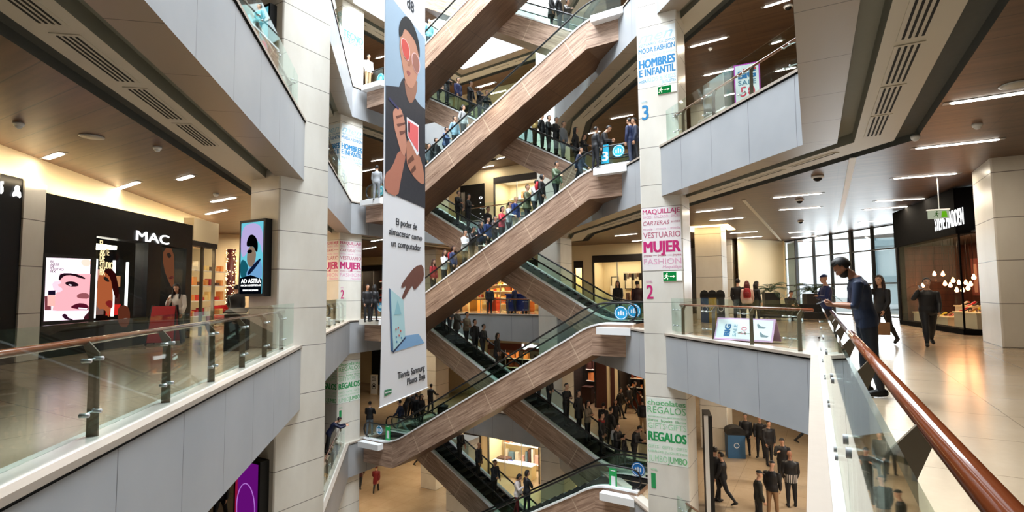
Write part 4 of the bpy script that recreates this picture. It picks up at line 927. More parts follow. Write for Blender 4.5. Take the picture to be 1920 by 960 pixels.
# hanging exit sign
q = atz(1757, 331, 4.35); hs = empty('hanging_exit_sign', (q.x, q.y, 4.35), 0, 'pale green exit sign hanging on a rod before the shoe shop', 'exit sign')
SPx = Plane((q.x, q.y), (1, .06)); u0, z0 = SPx.px(1740, 411); u1, z1 = SPx.px(1779, 393)
mb = MB(); mb.tube([(0, 0, 0), (0, 0, z1-4.35)], .012, 6); mb.build('rod', 'white_trim', hs)
slab(hs, SPx, 'panel', u0, u1, z0, z1, -.02, .02, cmat((196, 204, 176), .5)); slab(hs, SPx, 'top_rail', u0-.02, u1+.02, z1, z1+.03, -.04, .04, 'white_trim')
SPf = Plane((q.x, q.y), (1, .06)); SPf.p = SPx.at(0, 0, .021); runner(hs, SPf, u0+.12, z0+.03, (z1-z0)*.8, cmat((60, 120, 30), .3))
art(hs, SPf, 'green_patch', [(u0+(u1-u0)*.62, z0+.03), (u1-.04, z0+.03), (u1-.06, z1-.03), (u0+(u1-u0)*.66, z1-.03)], (110, 190, 30), 2, lit=.6)
# ceiling devices
def dome(px, py, z, label, r=.11, cam_=True):
    q = atz(px, py, z); e = empty('dome_camera' if cam_ else 'smoke_detector', (q.x, q.y, z), 0, label, 'camera' if cam_ else 'detector', None if cam_ else 'ceiling detectors')
    mb = MB(); mb.lathe((0, 0, 0), [(r, 0), (r, -.03), (r*.85, -.06)], 18); mb.build('base', 'white_trim', e)
    mb = MB(); mb.ell((0, 0, -.06), (r*.7, r*.7, r*.6), 14, 8); mb.build('dome' if cam_ else 'sensor', 'black_gloss' if cam_ else 'white_paint', e)
dome(1533, 330, C2, 'black and white dome camera under the right gallery ceiling beside the vent corner', .15)
dome(1499, 374, C2, 'pale dome camera between the middle ceiling lights of the right gallery', .13)
dome(1501, 414, C2, 'small dome camera deeper in the right gallery ceiling', .12)
dome(1478, 11, C3, 'round white device over the upright sale poster', .14)
for p, z in (((35, 230), C2), ((295, 275), C2), ((1832, 232), C2), ((1716, 255), C2), ((405, 363), C2), ((1332, 90), C3)): dome(*p, z, 'small white ceiling detector of the shopping gallery', .08, False)
for (px, py), s in (((172, 256), 'left'), ((1905, 158), 'right')):
    q = atz(px, py, C2); e = empty('ceiling_speaker', (q.x, q.y, C2), 0, 'flush round ceiling speaker over the %s gallery' % s, 'speaker')
    mb = MB(); mb.lathe((0, 0, 0), [(.2, 0), (.2, -.012), (.17, -.02)], 24); mb.build('rim', 'grey_metal', e); mb = MB(); mb.lathe((0, 0, -.012), [(.16, 0), (.16, -.01)], 24); mb.build('grille', 'vent_strip', e)
# palms in pots
def palm(px, py, label, H=1.15, R=.75, seed=1):
    q = atz(px, py, 0); random.seed(seed); e = empty('potted_palm', (q.x, q.y, 0), .3, label, 'plant')
    mb = MB(); mb.prism([(-.36, -.36, 0), (.36, -.36, 0), (.36, .36, 0), (-.36, .36, 0)], (0, 0, H)); mb.build('pot', 'charcoal', e)
    mb = MB(); mb.prism([(-.33, -.33, H), (.33, -.33, H), (.33, .33, H), (-.33, .33, H)], (0, 0, .02)); mb.build('soil', cmat((50, 36, 26)), e)
    for k in range(15):
        az = k*2.4; el = random.uniform(.35, 1.2); L = R*random.uniform(.85, 1.25); pts = []
        for i in range(9):
            t = i/8; r = L*t*math.cos(el*(1-.2*t))*1.05; z = H+L*(math.sin(el)*t*1.25-.75*t*t)+.05; pts.append(Vector((r*math.cos(az), r*math.sin(az), z)))
        mb = MB(); mb.tube(pts, .008, 5, True, [.014*(1-i/10) for i in range(9)])
        side = Vector((-math.sin(az), math.cos(az), 0))
        for i in range(2, 9):
            p = pts[i-1].lerp(pts[i], .5); d = (pts[i]-pts[i-1]).normalized(); ll = .3*math.sin(math.pi*(i-.5)/9.5)+.06
            for sg in (1, -1):
                for pp in (pts[i], p):
                    tip = pp+side*sg*ll*.85+d*ll*.5-Vector((0, 0, ll*.25)); mid = pp.lerp(tip, .45)+d*.022; mid2 = pp.lerp(tip, .45)-d*.022
                    mb.face([pp, mid2, tip, mid])
        mb.build('frond', cmat((52, 78, 44)), e)
palm(1447, 592, 'potted palm in front of the cream wall left of the window', 1.2, .95, 2)
palm(1526, 598, 'potted palm in front of the tall windows in the right gallery', 1.15, .95, 5)
# sofa
q = atz(1487, 601, 0); so = empty('sofa', (q.x, q.y, 0), -.2, 'low black lounge sofa between the two potted palms', 'sofa')
mb = MB(); mb.box(-1.25, 1.25, -.4, .4, .12, .38); mb.build('seat', 'black', so); mb = MB(); mb.box(-1.25, 1.25, .3, .48, .38, .72); mb.build('backrest', 'black', so)
for sx in (-1.17, 1.17): mb = MB(); mb.box(sx-.1, sx+.1, -.4, .46, .12, .55); mb.build('armrest', 'black', so)
for sx in (-1.1, 1.1):
    for sy in (-.34, .34): mb = MB(); mb.cyl((sx, sy, 0), (sx, sy, .13), .025, .025, 8); mb.build('leg', 'steel', so)
# recycling bins
def hooded_bin(x, y, z, rz, rgb, label, w_=.31, h=1.05):
    e = empty('recycling_bin', (x, y, z), rz, label, 'bin')
    mb = MB(); mb.prism([(-w_/2, -.3, 0), (w_/2, -.3, 0), (w_/2, .3, 0), (-w_/2, .3, 0)], (0, 0, h)); mb.build('body', cmat(rgb), e)
    mb = MB(); P_ = [(-w_/2-.02, h)]+[(-(w_/2+.02)*math.cos(t/8*math.pi), h+.12+.2*math.sin(t/8*math.pi)) for t in range(9)]+[(w_/2+.02, h)]
    mb.prism([(a, -.32, b) for a, b in P_], (0, .64, 0)); mb.build('hood', 'black', e)
    mb = MB(); mb.box(-.16, .16, -.335, -.318, h+.06, h+.16); mb.build('slot', 'slot_black', e)
    mb = MB(); mb.tube([(.1*math.cos(t/12*math.pi), -.31, h*.55+.1*math.sin(t/12*math.pi)) for t in range(25)], .012, 5); mb.build('recycling_mark', 'white_paint', e)
for i, (px, c, n_) in enumerate(((1322, (40, 70, 110), 'blue'), (1337, (190, 160, 60), 'yellow'), (1352, (60, 62, 64), 'dark grey'))):
    q = atz(px, 604, 0); hooded_bin(q.x, q.y, 0, .2, c, '%s recycling bin with black hood in front of the deeper column' % n_)
q = atz(1379, 856, -LV); hooded_bin(q.x, q.y, -LV, .35, (52, 98, 140), 'blue recycling bin on the lower floor beside the waiting men', .72, 1.0)
# tipped over sale board behind the railing
q0, q1 = atz(1328, 636, .04)+Vector((.12, .16, 0)), atz(1438, 643, .04)+Vector((.12, .16, 0)); Pb = Plane((q0.x, q0.y), ((q1-q0).x, (q1-q0).y)); Lb = (q1-q0).length; ang = .42
bd = empty('sale_board', (q0+q1)/2, 0, 'white BIG SALE sandwich board tipped on its side behind the railing', 'sign board')
up = (Vector((0, 0, 1))*math.cos(ang)-Pb.n*math.sin(ang)); nn = Pb.x.cross(up); nn = nn if nn.dot(Pb.n) > 0 else -nn
def bpt(u, v, o=0): return Vector((q0.x, q0.y, .035))+Pb.x*u+up*v+nn*o
Hb = .62
mb = MB(); mb.prism([bpt(0, 0), bpt(Lb, 0), bpt(Lb, Hb), bpt(0, Hb)], nn*.02); adopt(bd, mb.build('front_panel', cmat((216, 176, 216))))
mb = MB(); mb.prism([bpt(.04, .04, .021), bpt(Lb-.05, .04, .021), bpt(Lb-.05, Hb-.04, .021), bpt(.04, Hb-.04, .021)], nn*.003); adopt(bd, mb.build('printed_sheet', cmat((240, 244, 250))))
ub = (Vector((0, 0, 1))*math.cos(ang)+Pb.n*math.sin(ang)); bb = bpt(0, Hb)-ub*Hb
mb = MB(); mb.prism([bb, bb+Pb.x*Lb, bb+Pb.x*Lb+ub*Hb, bb+ub*Hb], -nn*.015); adopt(bd, mb.build('rear_panel', cmat((216, 176, 216))))
def btext(t, u, v, h, w_, mn, bold): o = lettering([(t, 0, 0, h, w_, bold)], mn, None, bpt(u, v, .027), up, 'lettering', -Pb.x); bpy.context.view_layer.update(); adopt(bd, o)
btext('BIG', .42, .1, .16, .34, cmat((40, 110, 170)), .06); btext('SALE', .60, .1, .10, .34, cmat((150, 190, 215)), 0); btext('falabella', .22, .1, .05, .2, cmat((200, 60, 100)), .01) if False else None
btext('50', .86, .16, .15, .22, cmat((226, 130, 150)), 0)
for u, v in ((1.25, .12), (1.15, .35)):
    mb = MB(); mb.prism([bpt(u, v, .025), bpt(u+.16, v, .025), bpt(u+.2, v+.03, .025), bpt(u+.05, v+.07, .025), bpt(u-.02, v+.14, .025), bpt(u-.04, v+.1, .025)], nn*.002); adopt(bd, mb.build('printed_shoe', cmat((120, 140, 150))))
# upright sale poster on the third gallery
a_, b_, d_, n_, _ = edge(1); T3 = Plane(Vector((a_.x+n_.x*.75, a_.y+n_.y*.75)), (-d_.x, -d_.y)); c_ = T3.px(1400, 130)[0]; T3 = Plane(T3.at(c_, 0)[:2], (1, .05))
u0 = T3.px(1379, 160)[0]; u1 = T3.px(1423, 150)[0]; zt = T3.px(1400, 121)[1]
up_ = empty('sale_poster', T3.at((u0+u1)/2, LV), 0, 'upright BIG SALE poster board with purple border behind the upper railing', 'poster')
slab(up_, T3, 'board', u0-.03, u1+.03, LV+.05, zt+.03, -.03, 0, cmat((196, 60, 190))); slab(up_, T3, 'printed_sheet', u0, u1, LV+.1, zt, .001, .004, cmat((238, 246, 250)))
for u in (u0+.1, u1-.1): slab(up_, T3, 'foot', u-.03, u+.03, LV, LV+.05, -.25, .2, 'black')
wd = u1-u0
words(up_, T3, [('BIG', u0+.12*wd, T3.px(1400, 146)[1], .2, wd*.76, .06)], cmat((36, 116, 176)), .006); words(up_, T3, [('SALE', u0+.12*wd, T3.px(1400, 157)[1]-.02, .13, wd*.76, 0)], cmat((70, 130, 160)), .006)
words(up_, T3, [('50', u0+.2*wd, T3.px(1400, 178)[1]-.03, .27, wd*.62, .0)], cmat((216, 60, 90)), .006); slab(up_, T3, 'red_strip', u0+.35*wd, u1-.1*wd, zt-.16, zt-.11, .004, .006, cmat((206, 50, 70)))
# partition and counter of the third gallery
T4 = Plane(Vector((a_.x+n_.x*2.6, a_.y+n_.y*2.6)), (-d_.x, -d_.y))
pa = empty('partition_screen', T4.at(T4.px(1337, 180)[0], LV), 0, 'grey free-standing display panel with a letter M behind the upper railing', 'panel')
uu0 = T4.px(1318, 170)[0]; uu1 = T4.px(1355, 150)[0]; zt = T4.px(1337, 148)[1]
slab(pa, T4, 'board', uu0, uu1, LV+.04, zt, -.04, 0, cmat((186, 190, 192))); words(pa, T4, [('M', uu1-.35, LV+1.3, .3, .28, .02)], cmat((60, 130, 180)), .004)
for u in (uu0+.1, uu1-.1): slab(pa, T4, 'foot', u-.04, u+.04, LV, LV+.04, -.3, .25, 'steel')
T5 = Plane(Vector((a_.x+n_.x*1.6, a_.y+n_.y*1.6)), (-d_.x, -d_.y))
ct = empty('service_counter', T5.at(T5.px(1335, 200)[0], LV), 0, 'cream service counter behind the upper railing left of the sale poster', 'counter')
uu0 = T5.px(1312, 205)[0]; uu1 = T5.px(1360, 195)[0]; slab(ct, T5, 'body', uu0, uu1, LV, LV+.95, -.6, 0, 'cream_paint'); slab(ct, T5, 'worktop', uu0-.05, uu1+.05, LV+.95, LV+1.0, -.65, .05, 'white_trim')
# totem on the lower floor
q = atz(1329, 960, -5.6); to = empty('advertising_totem', (q.x, q.y, -LV), math.atan2(-q.x, q.y)+.07, 'tall thin white totem seen edge-on on the lower floor beside the column', 'totem')
zt = aty(1325, 779, q.y).z
mb = MB(); mb.box(-.06, .06, -.1, .0, 0, zt+LV); mb.build('edge_panel', 'white_trim', to); mb = MB(); mb.box(-.05, .19, 0, 1.0, 0.02, zt+LV-.02); mb.build('casing', 'black', to)
mat('shop_brown', (70, 34, 24), .5)
# ------------------------------------------------------------------ shops across the atrium
def wall_seg(pl, u0, u1, z0, z1, m_='cream_paint', nm='wall_back', th=.2):
    if u1-u0 < .02 or z1-z0 < .02: return
    mb = MB(); mb.prism([pl.at(u0, z0, -th), pl.at(u1, z0, -th), pl.at(u1, z1, -th), pl.at(u0, z1, -th)], pl.n*th); struct(mb, nm, m_)
PAL = {'warm': [(250, 214, 150), (236, 160, 70), (250, 236, 200), (190, 60, 40), (220, 120, 60), (120, 60, 30)],
       'red': [(220, 40, 40), (250, 120, 90), (255, 220, 190), (120, 20, 20)],
       'white': [(250, 246, 236), (226, 214, 196), (196, 120, 80), (120, 150, 170), (236, 180, 170), (90, 60, 50)],
       'dark': [(60, 30, 24), (120, 50, 30), (220, 140, 80), (30, 20, 18)]}
def shop(pl, u0, u1, zf, h, label, pal='warm', wallm='cream_paint', power=90, depth=2.6, seed=1, frame='shop_dark', sign=None, shelves=4, glass=True, col=(1, .8, .55), mull=None, signmat='sign_white', inner=True):
    e = empty('shopfront', pl.at((u0+u1)/2, zf), 0, label, 'shopfront', 'shops around the atrium'); w_ = u1-u0
    slab(e, pl, 'header', u0, u1, zf+h, zf+h+.45, -.15, .06, frame)
    for u in (u0, u1-.08): slab(e, pl, 'frame_post', u, u+.08, zf, zf+h, -.1, .05, frame)
    slab(e, pl, 'interior_wall', u0-.3, u1+.3, zf, zf+h+.4, -depth, -depth+.05, wallm)
    for u in (u0-.3, u1+.25): 
        mb = MB(); mb.prism([pl.at(u, zf, -depth), pl.at(u, zf, -.12), pl.at(u+.05, zf, -.12), pl.at(u+.05, zf, -depth)], (0, 0, h+.4)); adopt(e, mb.build('side_wall', wallm))
    slab(e, pl, 'interior_ceiling', u0-.3, u1+.3, zf+h+.35, zf+h+.4, -depth, -.12, 'white_paint')
    n = mull or max(1, int(w_/1.4))
    if glass:
        for i in range(n):
            a = u0+.08+(w_-.16)*i/n; b = u0+.08+(w_-.16)*(i+1)/n; slab(e, pl, 'glass_panel', a+.01, b-.01, zf+.05, zf+h, -.03, -.02, 'shop_glass')
            if i: slab(e, pl, 'mullion', a-.02, a+.02, zf, zf+h, -.05, .02, 'steel')
    rnd = random.Random(seed); cols = PAL[pal]; cnt = 0
    for k in range(shelves):
        z = zf+.45+k*(h-.7)/max(1, shelves); slab(e, pl, 'shelf', u0+.05, u1-.05, z, z+.04, -depth+.05, -depth+.5, 'white_trim')
        u = u0+.1
        while u < u1-.25 and cnt < 60:
            ww = rnd.uniform(.12, .4); hh = rnd.uniform(.12, (h-.8)/shelves*.9); slab(e, pl, 'displayed_goods', u, u+ww, z+.04, z+.04+hh, -depth+.1, -depth+.1+rnd.uniform(.15, .35), cmat(rnd.choice(cols))); u += ww+rnd.uniform(.03, .2); cnt += 1
    u = u0+.3
    while u < u1-.9 and inner:
        ww = rnd.uniform(.6, 1.0); zz = rnd.uniform(.7, 1.1); slab(e, pl, 'display_table', u, u+ww, zf, zf+zz, -1.3, -.7, cmat(rnd.choice(cols))); u += ww+rnd.uniform(.4, .9)
    if sign:
        txt, hh, ws = sign; sign_text(e, pl, txt, (u0+u1)/2-ws/2 if pl.x.cross(Vector((0, 0, 1))).dot(pl.n) > 0 else (u0+u1)/2+ws/2, zf+h+.08, hh, ws, signmat, .07, .02, 'sign_letters')
    q = pl.at((u0+u1)/2, zf+h+.25, -depth*.5); warm_light(q.x, q.y, q.z, power, col, min(w_*.8, 3), 1.2)
    return e
BK = Plane((-34, 32.6), (1, 0))
def ux(px, py, pl=BK): return pl.px(px, py)[0]
def back_level(lv, ops):
    z = LV*lv; cur = 0.0; top = z+4.35
    for (u0, u1, h) in sorted(ops):
        wall_seg(BK, cur, u0, z, top); wall_seg(BK, u0, u1, z+h+.4, top); cur = u1
    wall_seg(BK, cur, 27.2, z, top)
# second gallery
a0, a1 = ux(864, 560), ux(1018, 560); b0, b1 = ux(1077, 540), ux(1094, 540); c0, c1_ = ux(1112, 540), ux(1206, 540); d0, d1_ = ux(676, 560), ux(724, 560)
back_level(0, [(a0, a1, 3.1), (b0, b1, 2.9), (c0, c1_, 3.2), (d0, d1_, 3.2)])
shop(BK, a0, a1, 0, 3.1, 'golden lit shop across the atrium on the second gallery, seen between the crossing escalators', 'warm', power=300, seed=2, shelves=5, col=(1, .72, .4))
shop(BK, b0, b1, 0, 2.9, 'narrow shop window with round lamps beside the cream column behind the right landing', 'warm', power=35, seed=3, shelves=4)
s_ = shop(BK, c0, c1_, 0, 3.2, 'cream lit shop with framed pictures and hanging clothes behind the right landing', 'white', power=60, seed=4, shelves=1, col=(1, .84, .62), inner=False)
for k in range(3): slab(s_, BK, 'framed_picture', c0+.35+k*.95, c0+.85+k*.95, 1.5, 2.35, -2.5, -2.46, 'shop_dark'); slab(s_, BK, 'picture_sheet', c0+.4+k*.95, c0+.8+k*.95, 1.55, 2.3, -2.46, -2.45, cmat((240, 226, 196)))
mb = MB(); mb.tube([BK.at(c0+1.6, 2.55, -1.2), BK.at(c1_-.1, 2.55, -1.2)], .015, 6); adopt(s_, mb.build('clothes_rail', 'steel'))
for k in range(11): u = c0+1.7+k*.17; slab(s_, BK, 'hanging_garment', u, u+.1, 2.05+.1*(k % 3), 2.5, -1.35, -1.05, cmat([(60, 50, 50), (200, 190, 180), (150, 110, 90)][k % 3]))
shop(BK, d0, d1_, 0, 3.2, 'dark shop with red and white displays behind the banner on the second gallery', 'red', 'shop_dark', power=60, seed=5, shelves=4)
# third gallery
a0, a1 = ux(864, 380), ux(909, 380); b0, b1 = ux(926, 370), ux(1014, 370)
back_level(1, [(a0, a1, 2.9), (b0, b1, 3.2), (5.5, 9.5, 3.0)])
s_ = shop(BK, a0, a1, LV, 2.9, 'black framed shop with a red window on the third gallery across the atrium', 'red', 'shop_dark', power=70, seed=6, shelves=3, frame='black')
slab(s_, BK, 'black_panel', a0+.45, a1, LV, LV+2.95, .02, .1, 'black'); sign_text(s_, BK, 'o', a1-.42, LV+2.2, .28, .28, 'sign_white', .11, .02, 'emblem')
for k in range(4): sign_text(s_, BK, 'x', a1-.36, LV+1.9-k*.4, .1, .12, 'sign_white', .11, .01, 'emblem')
shop(BK, b0, b1, LV, 3.2, 'bright white shop with shelves of goods on the third gallery across the atrium', 'white', power=130, seed=7, shelves=4, col=(1, .9, .75))
shop(BK, 5.5, 9.5, LV, 3.0, 'lit shop far behind the banner on the third gallery', 'white', power=120, seed=17, shelves=3)
back_level(2, [(8, 12, 3.0), (15.5, 19.5, 3.0)])
shop(BK, 8, 12, 2*LV, 3.0, 'lit shop on the fourth gallery behind the banner', 'white', power=120, seed=18, shelves=3)
shop(BK, 15.5, 19.5, 2*LV, 3.0, 'lit bookshop-like store on the fourth gallery above the crowd', 'warm', power=160, seed=19, shelves=5)
# first gallery
a0, a1 = ux(915, 660), ux(1014, 660); b0, b1 = ux(1074, 710), ux(1117, 710); c0, c1_ = ux(1160, 720), ux(1208, 720); e0_, e1_ = ux(700, 700), ux(725, 700)
back_level(-1, [(a0, a1, 3.3), (b0, b1, 3.0), (c0, c1_, 3.0)])
s_ = shop(BK, a0, a1, -LV, 3.3, 'brown shop with a glowing white script sign on the first gallery between the escalators', 'dark', 'shop_dark', power=90, seed=8, shelves=4, frame=cmat((110, 44, 20)), col=(1, .6, .35))
art(s_, BK, 'script_sign', [(680, 340), (735, 330), (745, 380), (820, 342), (960, 340), (980, 362), (1115, 370), (1105, 455), (1040, 450), (960, 430), (880, 430), (820, 440), (790, 480), (730, 485), (680, 430)], None, 30, (930, 620, 13.71), matn='sign_white')
shop(BK, b0, b1, -LV, 3.0, 'pinkish lit shop with a round table on the first gallery at the back right', 'dark', 'shop_dark', power=60, seed=9, shelves=3, col=(1, .7, .6))
shop(BK, c0, c1_, -LV, 3.0, 'dark brown shop beside the lettered column on the first gallery', 'dark', 'shop_dark', power=40, seed=10, shelves=4, frame='black', col=(1, .6, .35))
wall_seg(BK, b1+.05, ux(1138, 720), -LV, -LV+3.6, 'shop_brown', 'trim_13', -.1); wall_seg(BK, ux(1146, 720), ux(1153, 720), -LV, -LV+3.6, 'shop_brown', 'trim_13', -.1)
slabo = empty('black_doorway', BK.at((e0_+e1_)/2, -LV), 0, 'black doorway panel behind the banner on the first gallery', 'doorway'); slab(slabo, BK, 'panel', e0_, e1_, -LV, -LV+3.4, .0, .1, 'black')
slab(slabo, BK, 'door_frame', e0_-.08, e0_, -LV, -LV+3.4, .0, .12, 'charcoal')
# parking notice board
q = atz(703, 741, -LV); q = Vector((q.x, q.y, 0)); PB = Plane((q.x-.45, q.y), (1, .12)); pb = empty('notice_board', q+Vector((0, 0, -LV)), 0, 'white free-standing notice with a car symbol in a black ring, left of the banner', 'sign board')
slab(pb, PB, 'board', 0, .62, -LV, -LV+1.45, -.05, 0, 'plaster'); slab(pb, PB, 'sheet', .04, .58, -LV+.08, -LV+1.4, .001, .004, 'white_paint')
mb = MB(); mb.tube([PB.at(.31+.18*math.cos(t/12*math.pi), -LV+.62+.18*math.sin(t/12*math.pi), .01) for t in range(25)], .018, 5); adopt(pb, mb.build('ring', 'black'))
art(pb, PB, 'car_symbol', [(.2, -LV+.55), (.42, -LV+.55), (.42, -LV+.63), (.38, -LV+.7), (.24, -LV+.7), (.2, -LV+.63)], None, 3, matn='black')
for k in range(4): slab(pb, PB, 'text_line', .12, .5, -LV+1.0+.09*k, -LV+1.04+.09*k, .004, .006, 'charcoal')
# black poster beside the banner
p0_ = atz(808, 700, -LV+1.0) if False else BK.at(ux(807, 680), 0)
bp = empty('wall_poster', BK.at(ux(807, 680), -LV+.4), 0, 'tall black poster with orange text on the cream wall right of the banner', 'poster')
slab(bp, BK, 'board', ux(803, 680), ux(811, 680), -LV+.5, -LV+2.9, .01, .06, 'black'); slab(bp, BK, 'text_block', ux(804.5, 680), ux(809.5, 680), -LV+.9, -LV+1.8, .06, .065, cmat((190, 90, 40)))
# ground floor
BG = Plane((-34, 34.0), (1, 0)); zg = -2*LV
a0, a1 = ux(915, 870, BG), ux(1012, 870, BG); cur = 0
for u0, u1 in ((0, ux(870, 870, BG)), (ux(902, 870, BG), a0), (a1, 36)): wall_seg(BG, u0, u1, zg, zg+4.35)
wall_seg(BG, ux(870, 870, BG), ux(902, 870, BG), zg+3.0, zg+4.35); wall_seg(BG, a0, a1, zg+3.6, zg+4.35)
shop(BG, ux(870, 870, BG), ux(902, 870, BG), zg, 2.6, 'dark shop window with a plant figure behind the lowest rear escalator', 'dark', 'shop_dark', power=60, seed=11, shelves=2)
s_ = shop(BG, a0, a1, zg, 3.2, 'brightly lit electronics shop with screens on the ground floor under the grey fascia', 'white', power=170, seed=12, shelves=2, col=(1, .93, .78))
for i, (x, y, w_, h_) in enumerate(((952, 868, 20, 12), (968, 874, 12, 9), (947, 886, 8, 7), (956, 887, 8, 7), (965, 888, 8, 7))):
    PT = Plane(BG.at(0, 0, -.8 if i < 2 else -.5), BG.x); u, z = PT.px(x-w_/2, y+h_/2); u2, z2 = PT.px(x+w_/2, y-h_/2)
    m_ = empty('monitor', PT.at((u+u2)/2, z), 0, ['large monitor with a bluish picture in the electronics shop', 'smaller monitor with a white picture in the electronics shop', 'leftmost of three small screens on the shop counter', 'middle of three small screens on the shop counter', 'rightmost of three small screens on the shop counter'][i], 'monitor')
    slab(m_, PT, 'casing', u, u2, z, z2, -.03, .02, 'black'); slab(m_, PT, 'picture', u+.03, u2-.03, z+.03, z2-.03, .021, .025, emis('scr%d' % i, [(150, 150, 230), (220, 230, 255), (240, 240, 250), (250, 245, 230), (235, 240, 250)][i], 1.0)); slab(m_, PT, 'stand', (u+u2)/2-.03, (u+u2)/2+.03, z-.35, z, -.02, .0, 'black')
cn = empty('shop_counter', BG.at((a0+a1)/2, zg, -.6), 0, 'long low counter with goods in the electronics shop', 'counter'); slab(cn, BG, 'body', a0+.2, a1-.8, zg, zg+.9, -1.0, -.25, 'cream_paint'); slab(cn, BG, 'worktop', a0+.15, a1-.75, zg+.9, zg+.95, -1.05, -.2, 'white_trim')
for k, c in enumerate(((120, 160, 210), (150, 200, 160), (220, 130, 120))): slab(s_, BG, 'hanging_chart', a0+.9+k*.75, a0+1.45+k*.75, zg+2.0, zg+3.1, -2.5, -2.45, cmat(c))
# big square ground floor pillars and litter bin
column(-20.6, -18.9, 27.2, 28.4, -2*LV, -2*LV+4.35); 
q = atz(851, 955, zg)
# stand-alone kiosk on the second gallery and stickers on the escalator glass
q = atz(947, 590, 0); ki = empty('rubbish_cart', (q.x, q.y+1.5, 0), .1, 'dark blue wheeled cart standing behind the far railing of the second gallery', 'cart')
mb = MB(); mb.prism([(-.6, -.35, .18), (.6, -.35, .18), (.66, .35, .18), (-.66, .35, .18)], (0, 0, 1.0)); mb.build('tub', cmat((24, 34, 96)), ki)
mb = MB(); mb.box(-.68, .68, -.4, .4, 1.18, 1.26); mb.build('rim', cmat((30, 44, 120)), ki)
for sx in (-.5, .5):
    for sy in (-.25, .25): mb = MB(); mb.cyl((sx, sy-.03, .09), (sx, sy+.03, .09), .09, .09, 10); mb.build('wheel', 'black', ki)
EPl = Plane(EL[:2], ED[:2])
def sticker(px, py, r, rgb, label, zz, num=None, w_=None, off=.1, lit=0):
    P_ = Plane((EL+EN*off)[:2], ED[:2]); u, z = P_.px(px, py); P_.p = P_.p+P_.n*.02
    e = empty('floor_sign' if num else 'round_sticker', P_.at(u, z), 0, label, 'sign', 'signs on the escalator landing glass')
    if num:
        w2 = w_/2; slab(e, P_, 'plate', u-w2, u+w2, z-.36, z+.36, 0, .01, cmat(rgb)); sign_text(e, P_, num, u-.13 if num != '1' else u-.07, z-.26, .36, .26 if num != '1' else .16, 'white_paint', .012, .04, 'number')
        slab(e, P_, 'caption_bar', u-w2+.06, u+w2-.06, z+.27, z+.30, .01, .014, 'white_paint')
    else:
        mb = MB(); n = 24; mb.prism([P_.at(u+r*math.cos(2*math.pi*k/n), z+r*math.sin(2*math.pi*k/n), 0) for k in range(n)], P_.n*.01); adopt(e, mb.build('disc', cmat(rgb)))
        mb = MB(); mb.tube([P_.at(u+r*.85*math.cos(2*math.pi*k/n), z+r*.85*math.sin(2*math.pi*k/n), .012) for k in range(n+1)], .012, 4); adopt(e, mb.build('rim_line', 'white_paint'))
        for j in (-.09, 0, .09): slab(e, P_, 'pictogram', u+j-.025, u+j+.025, z-.08, z+.06+.03*(j == 0), .011, .014, 'white_paint')
    return e
CY = (40, 176, 214)
sticker(1135, 289, 0, CY, 'cyan sign with number 3 on the third landing glass', 0, '3', .3); sticker(1160, 283, .24, CY, 'cyan round sticker right of the number 3 sign', 0)
sticker(1165, 587, .26, (30, 150, 205), 'left cyan round sticker on the second landing glass', 0); sticker(1189, 583, .26, (30, 150, 205), 'right cyan round sticker on the second landing glass', 0, off=.4)
sticker(1150, 897, 0, (30, 160, 84), 'green sign with number 1 on the right landing glass', 0, '1', .3); sticker(1197, 880, .26, (20, 110, 190), 'blue round sticker beside the lettered column at the lowest right landing', 0, off=.8)
sticker(712, 806, .22, (30, 140, 190), 'blue round sticker on the left landing glass below the banner', 0); sticker(728, 811, 0, (26, 180, 92), 'bright green sign with number 1 on the left landing glass', 0, '1', .3)
sticker(714, 147, .26, (60, 190, 220), 'cyan round sticker on the left glass at the fourth landing', 0, off=.3); sticker(714, 358, .26, (60, 190, 220), 'cyan round sticker on the left glass at the third landing', 0, off=.3); sticker(714, 575, .26, (30, 130, 190), 'blue round sticker on the left glass at the second landing', 0, off=.3)
# litter bin of the first landing
q = EL+ED*1.3+EN*4.5+Vector((0, 0, -LV)); lb2 = empty('litter_bin', q, 0, 'black round litter bin near the green number 1 sign below the banner', 'bin')
mb = MB(); mb.lathe((0, 0, 0), [(.3, 0), (.3, .95), (.26, 1.0)], 18); mb.build('body', 'black', lb2); mb = MB(); mb.lathe((0, 0, 1.02), [(.31, 0), (.31, .06), (.1, .12), (.05, .2)], 18); mb.build('lid', 'charcoal', lb2)
